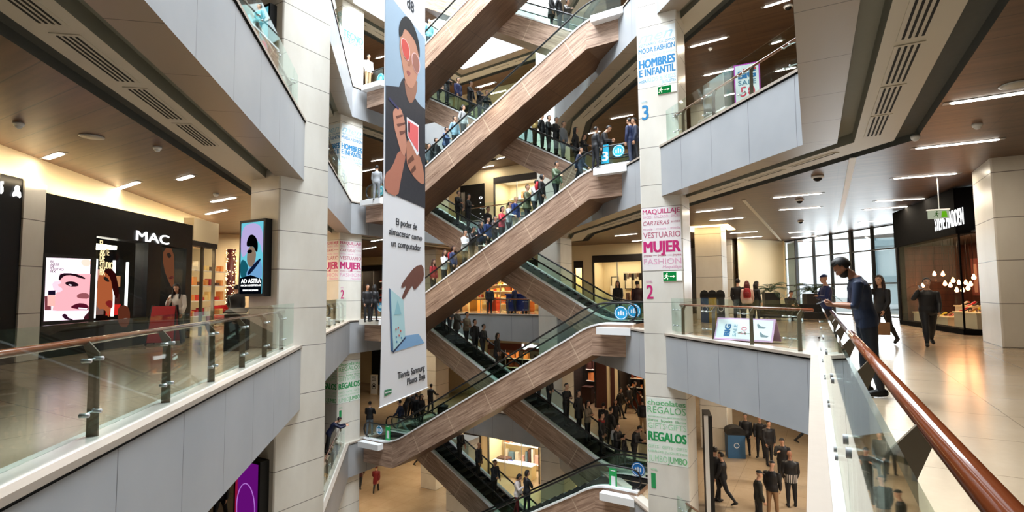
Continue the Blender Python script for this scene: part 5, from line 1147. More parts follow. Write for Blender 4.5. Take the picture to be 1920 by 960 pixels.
# ------------------------------------------------------------------ people
def D(a): return math.radians(a)
def loft(mb, secs, n=16):
    V = []; F = []
    for c, ax, ay in secs:
        for k in range(n):
            t = 2*math.pi*k/n; V.append(c+ax*math.cos(t)+ay*math.sin(t))
    for i in range(len(secs)-1):
        for k in range(n): a = i*n+k; b = i*n+(k+1) % n; F.append((a, b, b+n, a+n))
    F += [tuple(range(n))[::-1], tuple(range(len(V)-n, len(V)))]; mb.smooth = True; mb.shared(V, F)
def hand(mb, w, d, pn, side, curl=25., fine=True, spread=1.):
    """w wrist, d hand direction, pn palm normal, side: towards the thumb"""
    d = d.normalized(); pn = (pn-d*pn.dot(d)).normalized(); sd = d.cross(pn)
    if sd.dot(side) < 0: sd = -sd
    loft(mb, [(w+d*t, sd*a, pn*b) for t, a, b in ((-.02, .027, .021), (.01, .03, .019), (.05, .041, .016), (.085, .041, .013), (.095, .036, .01))], 10)
    for i, (o, L) in enumerate(((.031, .068), (.0105, .076), (-.0105, .071), (-.030, .055))):
        p = w+d*.085+sd*o; pts = [p-d*.015, p]; a = 0; dd = d.copy()
        for j, f in enumerate((.45, .32, .23)):
            a += D(curl)*(1 if j else .7); dr = (d*math.cos(a)+pn*math.sin(a)+sd*(o*1.2*spread)).normalized(); pts.append(pts[-1]+dr*L*f)
        mb.tube(pts, .0085, 7 if fine else 5, True, [.0095, .0092, .0085, .0078, .006])
    p = w+d*.02+sd*.03; a = (d*.62+sd*.62+pn*.35).normalized(); b = (d*.9+sd*.2+pn*.35).normalized()
    mb.tube([p-sd*.012, p+a*.035, p+a*.035+b*.03, p+a*.035+b*.052], .01, 7 if fine else 5, True, [.013, .0115, .0095, .007])
POSES = {
 'stand': dict(lean=2, legs=((4, 3, 3), (-3, 3, 3)), arms=((6, 9, 14, 8), (2, 9, 12, 8)), head=(6, 0)),
 'phone': dict(lean=12, legs=((3, 4, 3), (-4, 5, 4)), arms=((8, 8, 86, 30), (10, 8, 84, 32)), head=(30, 0)),
 'onehand': dict(lean=3, legs=((8, 5, 3), (-8, 10, 2)), arms=((30, 10, 100, 25), (4, 10, 15, 6)), head=(22, 8)),
 'walk': dict(lean=4, legs=((24, 6, 1), (-22, 22, 1)), arms=((-20, 9, 14, 5), (22, 9, 24, 6)), head=(3, 0)),
 'walk2': dict(lean=4, legs=((-20, 24, 1), (22, 8, 1)), arms=((18, 9, 24, 5), (-18, 9, 14, 6)), head=(0, 8)),
 'call': dict(lean=3, legs=((22, 6, 1), (-20, 20, 1)), arms=((52, 32, 128, 28), (10, 8, 20, 8)), head=(2, 5)),
 'lean': dict(lean=34, legs=((-4, 2, 4), (-10, 4, 4)), arms=((62, 10, 42, 15), (60, 10, 45, 20)), head=(10, 0)),
 'rail': dict(lean=4, legs=((10, 14, 3), (-4, 3, 3)), arms=((34, 16, 42, -5), (8, 9, 16, 8)), head=(4, 10)),
 'folded': dict(lean=1, legs=((3, 3, 4), (-2, 3, 4)), arms=((22, 14, 92, 62), (18, 14, 96, 60)), head=(5, -12)),
 'sit': dict(lean=6, legs=((82, 84, 5), (84, 80, 5)), arms=((28, 10, 58, 20), (26, 10, 62, 20)), head=(18, 0)),
 'behind': dict(lean=-2, legs=((2, 2, 5), (-2, 2, 5)), arms=((-14, 16, 30, 30), (6, 12, 20, 10)), head=(2, 15)),
}
PROTO = {}
SKEL = {}
def skeleton(pose, fem):
    q = POSES[pose]; J = {}; ln = D(q['lean']); sp = Vector((0, math.sin(ln), math.cos(ln))); fw = Vector((0, math.cos(ln), -math.sin(ln)))
    P = Vector((0, 0, 0)); J['P'] = P; hw = .085; sw = .165 if fem else .19
    low = 9
    for s_, nm, (f, k, a) in ((1, 'R', q['legs'][0]), (-1, 'L', q['legs'][1])):
        h = P+Vector((s_*hw, 0, -.03)); d1 = Vector((s_*math.sin(D(a)), math.sin(D(f)), -math.cos(D(f)))).normalized(); kn = h+d1*.425
        g = D(f-k); d2 = Vector((s_*math.sin(D(a))*.5, math.sin(g), -math.cos(g))).normalized(); an = kn+d2*.41
        fp = max(0., -g)*.6 if f < 0 else 0.; fd = Vector((s_*.12, math.cos(fp), -math.sin(fp))).normalized(); toe = an+fd*.17-Vector((0, 0, .05)); J['h'+nm], J['k'+nm], J['a'+nm], J['t'+nm], J['f'+nm] = h, kn, an, toe, fd
        low = min(low, an.z-.085, toe.z-.035)
    J['NB'] = P+sp*.50; J['sp'] = sp; J['fw'] = fw
    hp = D(q['lean']+q['head'][0]); hd = Vector((0, math.sin(hp), math.cos(hp))); J['N'] = J['NB']+(sp+hd).normalized()*.09; J['H'] = J['N']+hd*.115+Vector((0, math.cos(hp), -math.sin(hp)))*.02
    yaw = D(q['head'][1]); hf = Vector((-math.sin(yaw)*math.cos(hp), math.cos(yaw)*math.cos(hp), -math.sin(hp))).normalized(); hx = hf.cross(hd).normalized(); hd = hx.cross(hf); J['hd'], J['hf'], J['hx'] = hd, hf, hx
    for s_, nm, (f, a, e, inw) in ((1, 'R', q['arms'][0]), (-1, 'L', q['arms'][1])):
        s0 = J['NB']-sp*.055+Vector((s_*sw, 0, 0)); d1 = Vector((s_*math.sin(D(a)), math.sin(D(f)), -math.cos(D(f)))).normalized(); el = s0+d1*.285
        g = D(f+e); d2 = Vector((-s_*math.sin(D(inw)), math.sin(g)*math.cos(D(inw)), -math.cos(g)*math.cos(D(inw)))).normalized(); wr = el+d2*.255
        J['s'+nm], J['e'+nm], J['w'+nm], J['d'+nm] = s0, el, wr, d2
    for k in list(J):
        if k not in ('sp', 'fw', 'hd', 'hf', 'hx', 'dR', 'dL', 'fR', 'fL'): J[k] = J[k]-Vector((0, 0, low))
    return J
def remesh(mb, vox, smooth=3):
    me = bpy.data.meshes.new('t'); me.from_pydata(mb.v, [], mb.f); o = bpy.data.objects.new('t', me); COL.objects.link(o)
    r = o.modifiers.new('r', 'REMESH'); r.mode = 'VOXEL'; r.voxel_size = vox; s = o.modifiers.new('s', 'SMOOTH'); s.factor = .5; s.iterations = smooth
    dg = bpy.context.evaluated_depsgraph_get(); dg.update(); m2 = bpy.data.meshes.new_from_object(o.evaluated_get(dg)); bpy.data.objects.remove(o); bpy.data.meshes.remove(me)
    n = len(m2.vertices); co = np.empty(n*3); m2.vertices.foreach_get('co', co); co = co.reshape(-1, 3); F = [tuple(p.vertices) for p in m2.polygons]; bpy.data.meshes.remove(m2); return co, F
def np_mesh(name, V, F):
    me = bpy.data.meshes.new(name); me.from_pydata([tuple(v) for v in V], [], F); me.polygons.foreach_set('use_smooth', [True]*len(F)); me.update(); return me
def make_proto(pose, fem=False, fat=1., sleeves=True, coat=0., detail=0, wear=0.):
    key = (pose, fem, fat, sleeves, coat, detail)
    if key in PROTO: return PROTO[key]
    J = skeleton(pose, fem); mb = MB(); mb.smooth = True; sp, fw = J['sp'], J['fw']; X = Vector((1, 0, 0)); P = J['P']
    wd = [(-.12, .10, .085), (-.06, .155, .115), (.02, .168, .12), (.12, .148, .105), (.22, .15, .108), (.32, .168, .118), (.41, .178, .112), (.46, .15, .09), (.50, .085, .068), (.55, .052, .054)]
    if fem: wd = [(-.12, .10, .09), (-.06, .158, .12), (.02, .166, .118), (.12, .126, .095), (.22, .13, .10), (.32, .148, .122), (.41, .152, .10), (.46, .125, .08), (.50, .07, .058), (.55, .046, .048)]
    jk = 1.08 if sleeves else 1.0
    loft(mb, [(P+sp*t-fw*(.012 if t > .3 else 0), X*a*fat*jk, fw*b*fat*jk) for t, a, b in wd], 20)
    if coat: loft(mb, [(P+sp*.14, X*.155*fat, fw*.115*fat), (P+Vector((0, 0, 0)), X*.19*fat, Vector((0, .135, 0))*fat), (P-Vector((0, -.0, coat*.6)), X*.205*fat, Vector((0, .16, 0))), (P-Vector((0, 0, coat)), X*.215, Vector((0, .175, 0)))], 18)
    T = []
    for s_, nm in ((1, 'R'), (-1, 'L')):
        h, kn, an, toe, fd = J['h'+nm], J['k'+nm], J['a'+nm], J['t'+nm], J['f'+nm]; g = fat*(.97 if fem else 1.)
        mb.tube([h+Vector((0, 0, .03)), h.lerp(kn, .25), h.lerp(kn, .6), kn, kn.lerp(an, .3), kn.lerp(an, .7), an+(kn-an)*.06, an-Vector((0, 0, .03))], .08, 14, True, [.088*g, .091*g, .074*g, .058*g, .06*g, .046*g, .04, .036])
        up = Vector((0, 0, 1)); sx = fd.cross(up).normalized(); up = sx.cross(fd); b = an-up*.045
        loft(mb, [(b-fd*.065+up*0, sx*.022, up*.025), (b-fd*.045, sx*.034, up*.04), (b+fd*.03, sx*.04, up*.042), (b+fd*.11, sx*.045, up*.03-up*.0), (b+fd*.16-up*.008, sx*.04, up*.022), (b+fd*.19-up*.012, sx*.02, up*.014)], 12)
        s0, el, wr, d2 = J['s'+nm], J['e'+nm], J['w'+nm], J['d'+nm]; a = 1.12 if sleeves else .95
        mb.tube([s0-X*s_*.03, s0, s0.lerp(el, .35), s0.lerp(el, .8), el, el.lerp(wr, .3), el.lerp(wr, .75), wr], .05, 12, True, [.045*a, .057*a*fat**.5, .052*a*fat**.5, .044*a, .043*a, .044*a, .034*a, .027])
        T += [('thigh', h, kn, .08), ('shin', kn, an+(kn-an)*.1, .05), ('foot', an-Vector((0, 0, .05)), toe, .045), ('upperarm', s0, el, .05), ('forearm', el, wr, .035), ('hand', wr, wr+d2*.16, .03)]
    H, hd, hf, hx = J['H'], J['hd'], J['hf'], J['hx']; NB = J['NB']
    mb.tube([NB-sp*.03, J['N'], H-hd*.04], .05, 12, True, [.06 if not fem else .05, .052 if not fem else .044, .05 if not fem else .043])
    HM = Matrix((hx, hf, hd)).transposed()
    mb.ell(H+hd*.03-hf*.008, (.076, .094, .095), 18, 12, HM); mb.ell(H-hd*.035+hf*.022, (.056, .068, .075), 16, 10, HM); mb.ell(H-hd*.088+hf*.056, (.026, .022, .02), 10, 8, HM)
    if detail:
        loft(mb, [(H+hd*.02+hf*.08, hx*.007, hf*.01), (H-hd*.005+hf*.093, hx*.010, hf*.012), (H-hd*.024+hf*.102, hx*.016, hf*.013), (H-hd*.034+hf*.09, hx*.011, hf*.006)], 8)
        mb.ell(H-hd*.055+hf*.084, (.024, .010, .006), 10, 6, HM); mb.ell(H-hd*.066+hf*.083, (.021, .010, .006), 10, 6, HM); mb.ell(H+hd*.032+hf*.083, (.05, .012, .010), 12, 6, HM)
    else: mb.ell(H-hd*.02+hf*.092, (.013, .014, .02), 8, 6, HM)
    for s_ in (1, -1): mb.ell(H+hx*s_*.077-hf*.01+hd*.002, (.009, .018, .03), 8, 6, HM)
    fine = detail > 0
    hb = MB(); hb.smooth = True
    for s_, nm in ((1, 'R'), (-1, 'L')):
        d2 = J['d'+nm]; bent = d2.z > -.5
        pn = Vector((-s_, .0, 0)) if not bent else (Vector((-s_*.6, -.2, .7)) if pose == 'phone' else Vector((-s_*.7, 0, -.6)))
        sd = Vector((0, 1, 0)) if not bent else Vector((-s_*.5, .3, .8))
        hand(mb if fine else hb, J['w'+nm], d2, pn, sd, 48 if pose in ('phone', 'call', 'onehand') and bent else 22, fine)
    vox = .0075 if detail > 1 else (.011 if detail else .017)
    co, F = remesh(mb, vox, 3 if detail else 2)
    # regions
    T += [('torso', P+sp*.08, NB-sp*.12, .14 if not coat else .15), ('pelvis', P-sp*.05, P+sp*.03, .13), ('head', NB+sp*.055, H, .055), ('head', H-hd*.02, H+hd*.03, .08), ('shoulder', J['sR'], J['sL'], .05)]
    best = None; ids = None
    for i, (nm, a, b, r) in enumerate(T):
        a = np.array(a); b = np.array(b); ab = b-a; t = np.clip(((co-a) @ ab)/max(1e-9, ab @ ab), 0, 1); dd = np.linalg.norm(co-(a+t[:, None]*ab), axis=1)-r
        if best is None: best = dd; ids = np.zeros(len(co), int)
        else: mk = dd < best; best = np.where(mk, dd, best); ids = np.where(mk, i, ids)
    names = np.array([t[0] for t in T])[ids]
    fn = np.array([names[f[0]] for f in F]); Fz = np.array([co[f[0]][2] for f in F])
    me = np_mesh('body', co, F)
    if not fine:                                     # hands with their fingers join the body mesh
        base = len(co); V2 = [tuple(v) for v in co]+[tuple(v) for v in hb.v]; F2 = F+[tuple(i+base for i in f) for f in hb.f]; me = np_mesh('body', V2, F2)
    nrm = np.zeros_like(co)
    for f in F:
        a, b, c = co[f[0]], co[f[1]], co[f[2]]; nn = np.cross(b-a, c-a)
        for i in f: nrm[i] += nn
    nrm /= (np.linalg.norm(nrm, axis=1)[:, None]+1e-9)
    def cloth(name, test, off):
        sel = [f for f, t in zip(F, test) if t]; used = sorted({i for f in sel for i in f}); mp = {u: k for k, u in enumerate(used)}
        if not sel: return None
        V = co[used]+nrm[used]*off; return np_mesh(name, V, [tuple(mp[i] for i in f) for f in sel])
    arms_ = ['shoulder', 'upperarm']+(['forearm'] if sleeves else [])
    al = np.array([(co[f[0]]-np.array(P)) @ np.array(sp) for f in F]); body_ = ['torso', 'pelvis']+([] if pose == 'sit' else ['thigh'])
    istop = np.isin(fn, arms_) | (np.isin(fn, body_) & (al > -.10)) | ((fn == 'torso') & (al > -.02))
    if coat: istop = istop | ((Fz > P.z-coat-.03) & np.isin(fn, ['pelvis', 'thigh', 'torso'])) | (fn == 'pelvis')
    isfoot = fn == 'foot'; isleg = np.isin(fn, ['shin']) | (np.isin(fn, ['thigh', 'pelvis', 'torso']) & (al < -.04)) | (np.isin(fn, ['thigh']) & (pose == 'sit'))
    res = dict(body=me, top=cloth('top', istop, .009 if fine else .012), trousers=cloth('trousers', isleg, .006 if fine else .007), shoes=cloth('shoes', isfoot, .007), J=J, HM=HM)
    PROTO[key] = res; return res
def hair_mesh(pr, kind, pose, fem):
    J = pr['J']; H, hd, hf, hx = J['H'], J['hd'], J['hf'], J['hx']; mb = MB(); mb.smooth = True; HM = pr['HM']
    key = 'hair_'+kind
    if key in pr: return pr[key]
    C0 = H+hd*.035-hf*.018
    if kind in ('short', 'long', 'bun', 'bob', 'quiff'):
        t = .014 if kind == 'short' else .018; tmp = MB(); tmp.ell(C0, (.077+t, .093+t, .095+t), 22, 14, HM); F = []
        V = [Vector(v) for v in tmp.v]
        for f in tmp.f:
            c = sum((V[i] for i in f), Vector())/len(f)-C0; y, z, x = c.dot(hf), c.dot(hd), abs(c.dot(hx))
            keep = z > .035+max(0, y)*.35 if y > -.01 else z > -.075
            if y > -.01 and x > .07 and z > -.01 and kind != 'short' and y < .04: keep = True
            if keep: F.append(f)
        mb.shared(V, F)
    if kind == 'quiff': mb.ell(C0+hd*.062+hf*.018, (.07, .078, .052), 16, 10, HM)
    if kind == 'long':
        for s_ in (1, -1): loft(mb, [(C0+hx*s_*.072-hf*.01+hd*.03, hx*.02, hf*.05), (C0+hx*s_*.088-hf*.02-hd*.06, hx*.022, hf*.05), (C0+hx*s_*.095-hf*.03-Vector((0, 0, .18)), hx*.03, hf*.045), (C0+hx*s_*.1+Vector((0, .015, -.30)), hx*.028, hf*.03), (C0+hx*s_*.09+Vector((0, .02, -.36)), hx*.01, hf*.012)], 10)
        loft(mb, [(C0-hf*.06, hx*.08, hf*.05), (C0-hf*.08-hd*.09, hx*.09, hf*.045), (C0-hf*.075-Vector((0, .0, .22)), hx*.11, hf*.04), (C0-hf*.07-Vector((0, 0, .34)), hx*.09, hf*.03), (C0-hf*.07-Vector((0, 0, .40)), hx*.04, hf*.015)], 14)
    if kind == 'bob': loft(mb, [(C0-hf*.03+hd*.02, hx*.1, hf*.08), (C0-hf*.045-hd*.06, hx*.105, hf*.07), (C0-hf*.05-hd*.13, hx*.09, hf*.055), (C0-hf*.05-hd*.15, hx*.06, hf*.04)], 14)
    if kind == 'bun': mb.ell(C0+hd*.09-hf*.06, (.035, .035, .03), 10, 8)
    if kind == 'cap':
        tmp = MB(); tmp.ell(C0+hd*.004, (.092, .108, .10), 20, 12, HM); V = [Vector(v) for v in tmp.v]; mb.shared(V, [f for f in tmp.f if (sum((V[i] for i in f), Vector())/len(f)-C0).dot(hd) > .02])
        loft(mb, [(C0+hf*.08+hd*.03, hx*.07, hd*.006), (C0+hf*.13+hd*.022, hx*.065, hd*.005), (C0+hf*.165+hd*.012, hx*.035, hd*.004)], 12)
    if kind == 'hood':
        tmp = MB(); tmp.ell(C0-hd*.02, (.1, .115, .125), 20, 12, HM); V = [Vector(v) for v in tmp.v]; mb.shared(V, [f for f in tmp.f if (sum((V[i] for i in f), Vector())/len(f)-C0).dot(hf) < .055])
    me = bpy.data.meshes.new('hair'); me.from_pydata(mb.v, [], mb.f); me.polygons.foreach_set('use_smooth', [True]*len(mb.f)); me.update(); pr[key] = me; return me
SKIN = {'a': (206, 158, 130), 'b': (178, 126, 98), 'c': (150, 102, 78)}
NP = [0]
def put(par, me, name, m_, sc=1.):
    o = bpy.data.objects.new(name, me)
    if not me.materials: me.materials.append(M[m_])
    o.material_slots[0].link = 'OBJECT'; o.material_slots[0].material = M[m_]
    COL.objects.link(o); o.parent = par; return o
def person(loc, rz, label, pose='stand', h=1.72, fem=False, fat=1., top=(26, 26, 30), bot=(24, 26, 32), hair='short', hc=(22, 18, 16), skin='a', sleeves=True, coat=0., detail=0, group=None, shoes=(18, 16, 16)):
    pr = make_proto(pose, fem, fat, sleeves, coat, detail); e = empty('person', loc, rz, label, 'person', group); s = h/1.73; e.scale = (s, s, s)
    put(e, pr['body'], 'body', cmat(SKIN[skin])); 
    nm = 'coat' if coat else ('jacket' if sleeves else 't_shirt')
    if pr['top']: put(e, pr['top'], nm, cmat(top))
    if pr['trousers']: put(e, pr['trousers'], 'trousers', cmat(bot))
    if pr['shoes']: put(e, pr['shoes'], 'shoes', cmat(shoes))
    if hair and hair != 'bald': put(e, hair_mesh(pr, hair, pose, fem), 'cap' if hair == 'cap' else ('hood' if hair == 'hood' else 'hair'), cmat(hc if hair not in ('cap', 'hood') else top))
    if detail:
        J = pr['J']; H, hd, hf, hx = J['H'], J['hd'], J['hf'], J['hx']
        for s_ in (1, -1):
            mb = MB(); mb.ell(H+hd*.014+hf*.078+hx*s_*.031, (.013, .009, .0075), 10, 6, pr['HM']); mb.build('eye', cmat((236, 232, 226)), e)
            mb = MB(); mb.ell(H+hd*.013+hf*.0855+hx*s_*.031, (.0055, .003, .0055), 8, 5, pr['HM']); mb.build('iris', cmat((40, 26, 18)), e)
            mb = MB(); mb.tube([H+hd*.036+hf*.088+hx*s_*.014, H+hd*.041+hf*.087+hx*s_*.032, H+hd*.034+hf*.078+hx*s_*.05], .004, 5); mb.build('eyebrow', cmat(hc), e)
        mb = MB(); mb.ell(H-hd*.0605+hf*.0905, (.021, .005, .006), 10, 5, pr['HM']); mb.build('lips', cmat((150, 84, 78)), e)
    else:
        if 'eyes' not in pr:
            J = pr['J']; H, hd, hf, hx = J['H'], J['hd'], J['hf'], J['hx']; pr['eyes'] = []
            for s_ in (1, -1):
                mb = MB(); mb.ell(H+hd*.014+hf*.083+hx*s_*.03, (.014, .008, .007), 8, 5, pr['HM']); me = bpy.data.meshes.new('eye'); me.from_pydata(mb.v, [], mb.f); pr['eyes'].append(me)
            mb = MB(); mb.ell(H-hd*.06+hf*.09, (.022, .006, .006), 8, 5, pr['HM']); me = bpy.data.meshes.new('lips'); me.from_pydata(mb.v, [], mb.f); pr['lips'] = me
        for me in pr['eyes']: put(e, me, 'eye', cmat((30, 22, 20)))
        put(e, pr['lips'], 'lips', cmat((140, 78, 72)))
    return e, pr
def world_of(e, v): return Matrix.Translation(e.location) @ e.rotation_euler.to_matrix().to_4x4() @ Matrix.Scale(e.scale[0], 4) @ v
def yaw_rz(loc, yaw):                                # yaw 0 looks away from the viewer, 90 to the right, 180 at the viewer
    v = Vector((loc.x, loc.y, 0)).normalized(); a = math.atan2(v.y, v.x)-D(yaw); return a-math.pi/2
def pf(px, py, z, yaw, label, **k):                  # feet seen at a pixel of the floor at height z
    q = atz(px, py, z); return person(Vector((q.x, q.y, z)), yaw_rz(q, yaw), label, **k)
def ph(px, py, z, yaw, label, h=1.72, **k):          # head seen at a pixel, height known
    q = atz(px, py, z+h); return person(Vector((q.x, q.y, z)), yaw_rz(q, yaw), label, h=h, **k)
def pe_(px, py, lv, back, label, rzo=0., lane=0., **k):  # on an escalator starting at level lv
    off = (1.9 if back else 0)+.85+lane; P_ = Plane((EL+EN*off)[:2], ED[:2]); s = P_.px(px, py)[0]; sl = ELEN-s if back else s
    z = tread(sl)
    if 1.9 < sl < 12.4: z = LV*math.ceil((sl-1.9)/10.5*30-1e-6)/30
    q = epos(s, off, LV*lv+z+.006); return person(q, ANG-math.pi/2+D(rzo), label, **k)
def rucksack(e, pr, rgb, label):
    J = pr['J']; c = J['P']+J['sp']*.33-J['fw']*.19; b = world_of(e, c); o = empty('rucksack', b, e.rotation_euler.z, label, 'bag'); o.scale = e.scale
    mb = MB(); mb.smooth = True; loft(mb, [(Vector((0, 0, z)), Vector((a, 0, 0)), Vector((0, d, 0))) for z, a, d in ((-.2, .1, .05), (-.17, .14, .08), (0, .15, .09), (.14, .13, .075), (.2, .07, .04))], 14); mb.build('pouch', cmat(rgb), o)
    mb = MB(); mb.smooth = True; loft(mb, [(Vector((0, -.08, z)), Vector((a, 0, 0)), Vector((0, .035, 0))) for z, a in ((-.16, .07), (-.1, .1), (0, .1), (.05, .05))], 10); mb.build('front_pocket', cmat(tuple(int(v*.75) for v in rgb)), o)
    mb = MB(); mb.tube([(-.03, 0, .19), (-.02, 0, .23), (.02, 0, .23), (.03, 0, .19)], .006, 5); mb.build('loop', 'black', o)
def handbag(e, pr, rgb, label, side='R', w_=.26, h_=.3, drop=.2):
    p = world_of(e, pr['J']['w'+side]+pr['J']['d'+side]*.09); o = empty('carrier_bag', p-Vector((0, 0, drop+h_)), e.rotation_euler.z+.4, label, 'bag')
    mb = MB(); mb.prism([(-w_/2, -.05, 0), (w_/2, -.05, 0), (w_/2, .05, 0), (-w_/2, .05, 0)], (0, 0, h_)); mb.build('bag_body', cmat(rgb), o)
    for y in (-.045, .045): mb = MB(); mb.tube([(-w_/4, y, h_), (-w_/6, 0, h_+drop*.9), (w_/6, 0, h_+drop*.9), (w_/4, y, h_)], .006, 5); mb.build('bag_handle', cmat(tuple(int(v*.6) for v in rgb)), o)
def telephone(e, pr, label='slim phone held in the hands', both=True, side='R'):
    J = pr['J']; p = (J['wR']+J['wL'])/2+((J['dR']+J['dL'])/2).normalized()*.12+Vector((0, 0, .03)) if both else J['w'+side]+J['d'+side]*.1
    b = world_of(e, p); o = empty('telephone', b, e.rotation_euler.z, label, 'phone'); mb = MB(); R_ = Matrix.Rotation(D(-25), 3, 'X')
    mb.obox((0, 0, 0), (.072, .15, .009), R_); mb.build('case', cmat((210, 214, 220)), o); mb = MB(); mb.obox((0, 0, 0) if False else R_ @ Vector((0, 0, .0052)), (.066, .142, .001), R_); mb.build('screen', cmat((60, 70, 84)), o)
B_ = (22, 22, 26); NV = (30, 40, 66); DG = (48, 50, 54); JN = (44, 56, 80); WH = (226, 226, 226); TN = (176, 148, 110)
# right gallery
e, p = pf(1632, 741, 0, -98, 'bearded man in navy T-shirt looking down at his phone at the railing', pose='phone', h=1.76, top=(34, 48, 76), bot=(24, 30, 46), hair='quiff', skin='b', sleeves=False, detail=2, fat=1.04)
telephone(e, p, 'slim pale phone held by the man in the navy T-shirt')
J = p['J']; H, hd, hf, hx = J['H'], J['hd'], J['hf'], J['hx']
tmp = MB(); tmp.ell(H-hd*.045+hf*.024, (.063, .076, .078), 18, 12, p['HM']); V = [Vector(v) for v in tmp.v]; mb = MB(); mb.smooth = True
mb.shared(V, [f for f in tmp.f if (lambda c: c.dot(hd) < -.02 and c.dot(hf) > -.035 and not (abs(c.dot(hx)) < .026 and c.dot(hf) > .04 and c.dot(hd) > -.035))(sum((V[i] for i in f), Vector())/len(f)-(H-hd*.03))]); mb.build('beard', cmat((26, 20, 18)), e)
mb = MB(); w_ = J['wR']-J['dR']*.02; mb.tube([w_, w_+J['dR']*.03], .036, 14); mb.build('watch_strap', 'black', e)
pf(1553, 637, 0, -110, 'person in bright navy jacket and dark cap, seen behind the phone man', top=(26, 42, 96), hair='cap', h=1.70, pose='folded')
e, p = pf(1657, 646, 0, -150, 'woman in black with long hair, hand at her mouth, carrying a tan bag', pose='call', h=1.68, fem=True, hair='long', hc=(44, 28, 22), detail=1)
handbag(e, p, (150, 110, 72), 'tan paper carrier bag hanging from the hand of the woman in black', 'L')
e, p = pf(1744, 648, 0, 172, 'man in black walking towards the viewer with a phone at his ear', pose='call', h=1.60, fat=1.12, detail=1, shoes=(30, 30, 32))
telephone(e, p, 'phone at the ear of the man walking before the shoe shop', False, 'R')
e, p = pf(1386, 607, 0, 10, 'man in black at the left of three standing by the far railing', h=1.76, pose='behind')
e, p = pf(1403, 608, 0, 0, 'red haired person with a pale top between two dark figures', h=1.66, top=(222, 190, 180), fem=True, hair='long', hc=(96, 30, 26)); rucksack(e, p, (170, 26, 34), 'red rucksack on the back of the red haired person')
pf(1419, 607, 0, 60, 'woman in long black coat with long dark hair, right of the red rucksack', h=1.65, fem=True, hair='long', coat=.35)
q = so.location; person(Vector((q.x-.1, q.y-.05, -.05)), yaw_rz(q, 150), 'person in black seated on the lounge sofa', pose='sit', h=1.68)
# left gallery
e, p = pf(331, 644, 0, 205, 'woman in white jacket and grey jeans with long black hair by the red board', pose='onehand', h=1.63, fem=True, top=(226, 222, 216), bot=(112, 122, 118), hair='long', detail=1)
e, p = pf(441, 630, 0, 5, 'person in black coat seen from behind, walking along the left gallery', pose='walk', h=1.68, fat=1.12, coat=.25, hair='short'); handbag(e, p, (20, 20, 22), 'black bag hanging beside the walker on the left gallery', 'R')
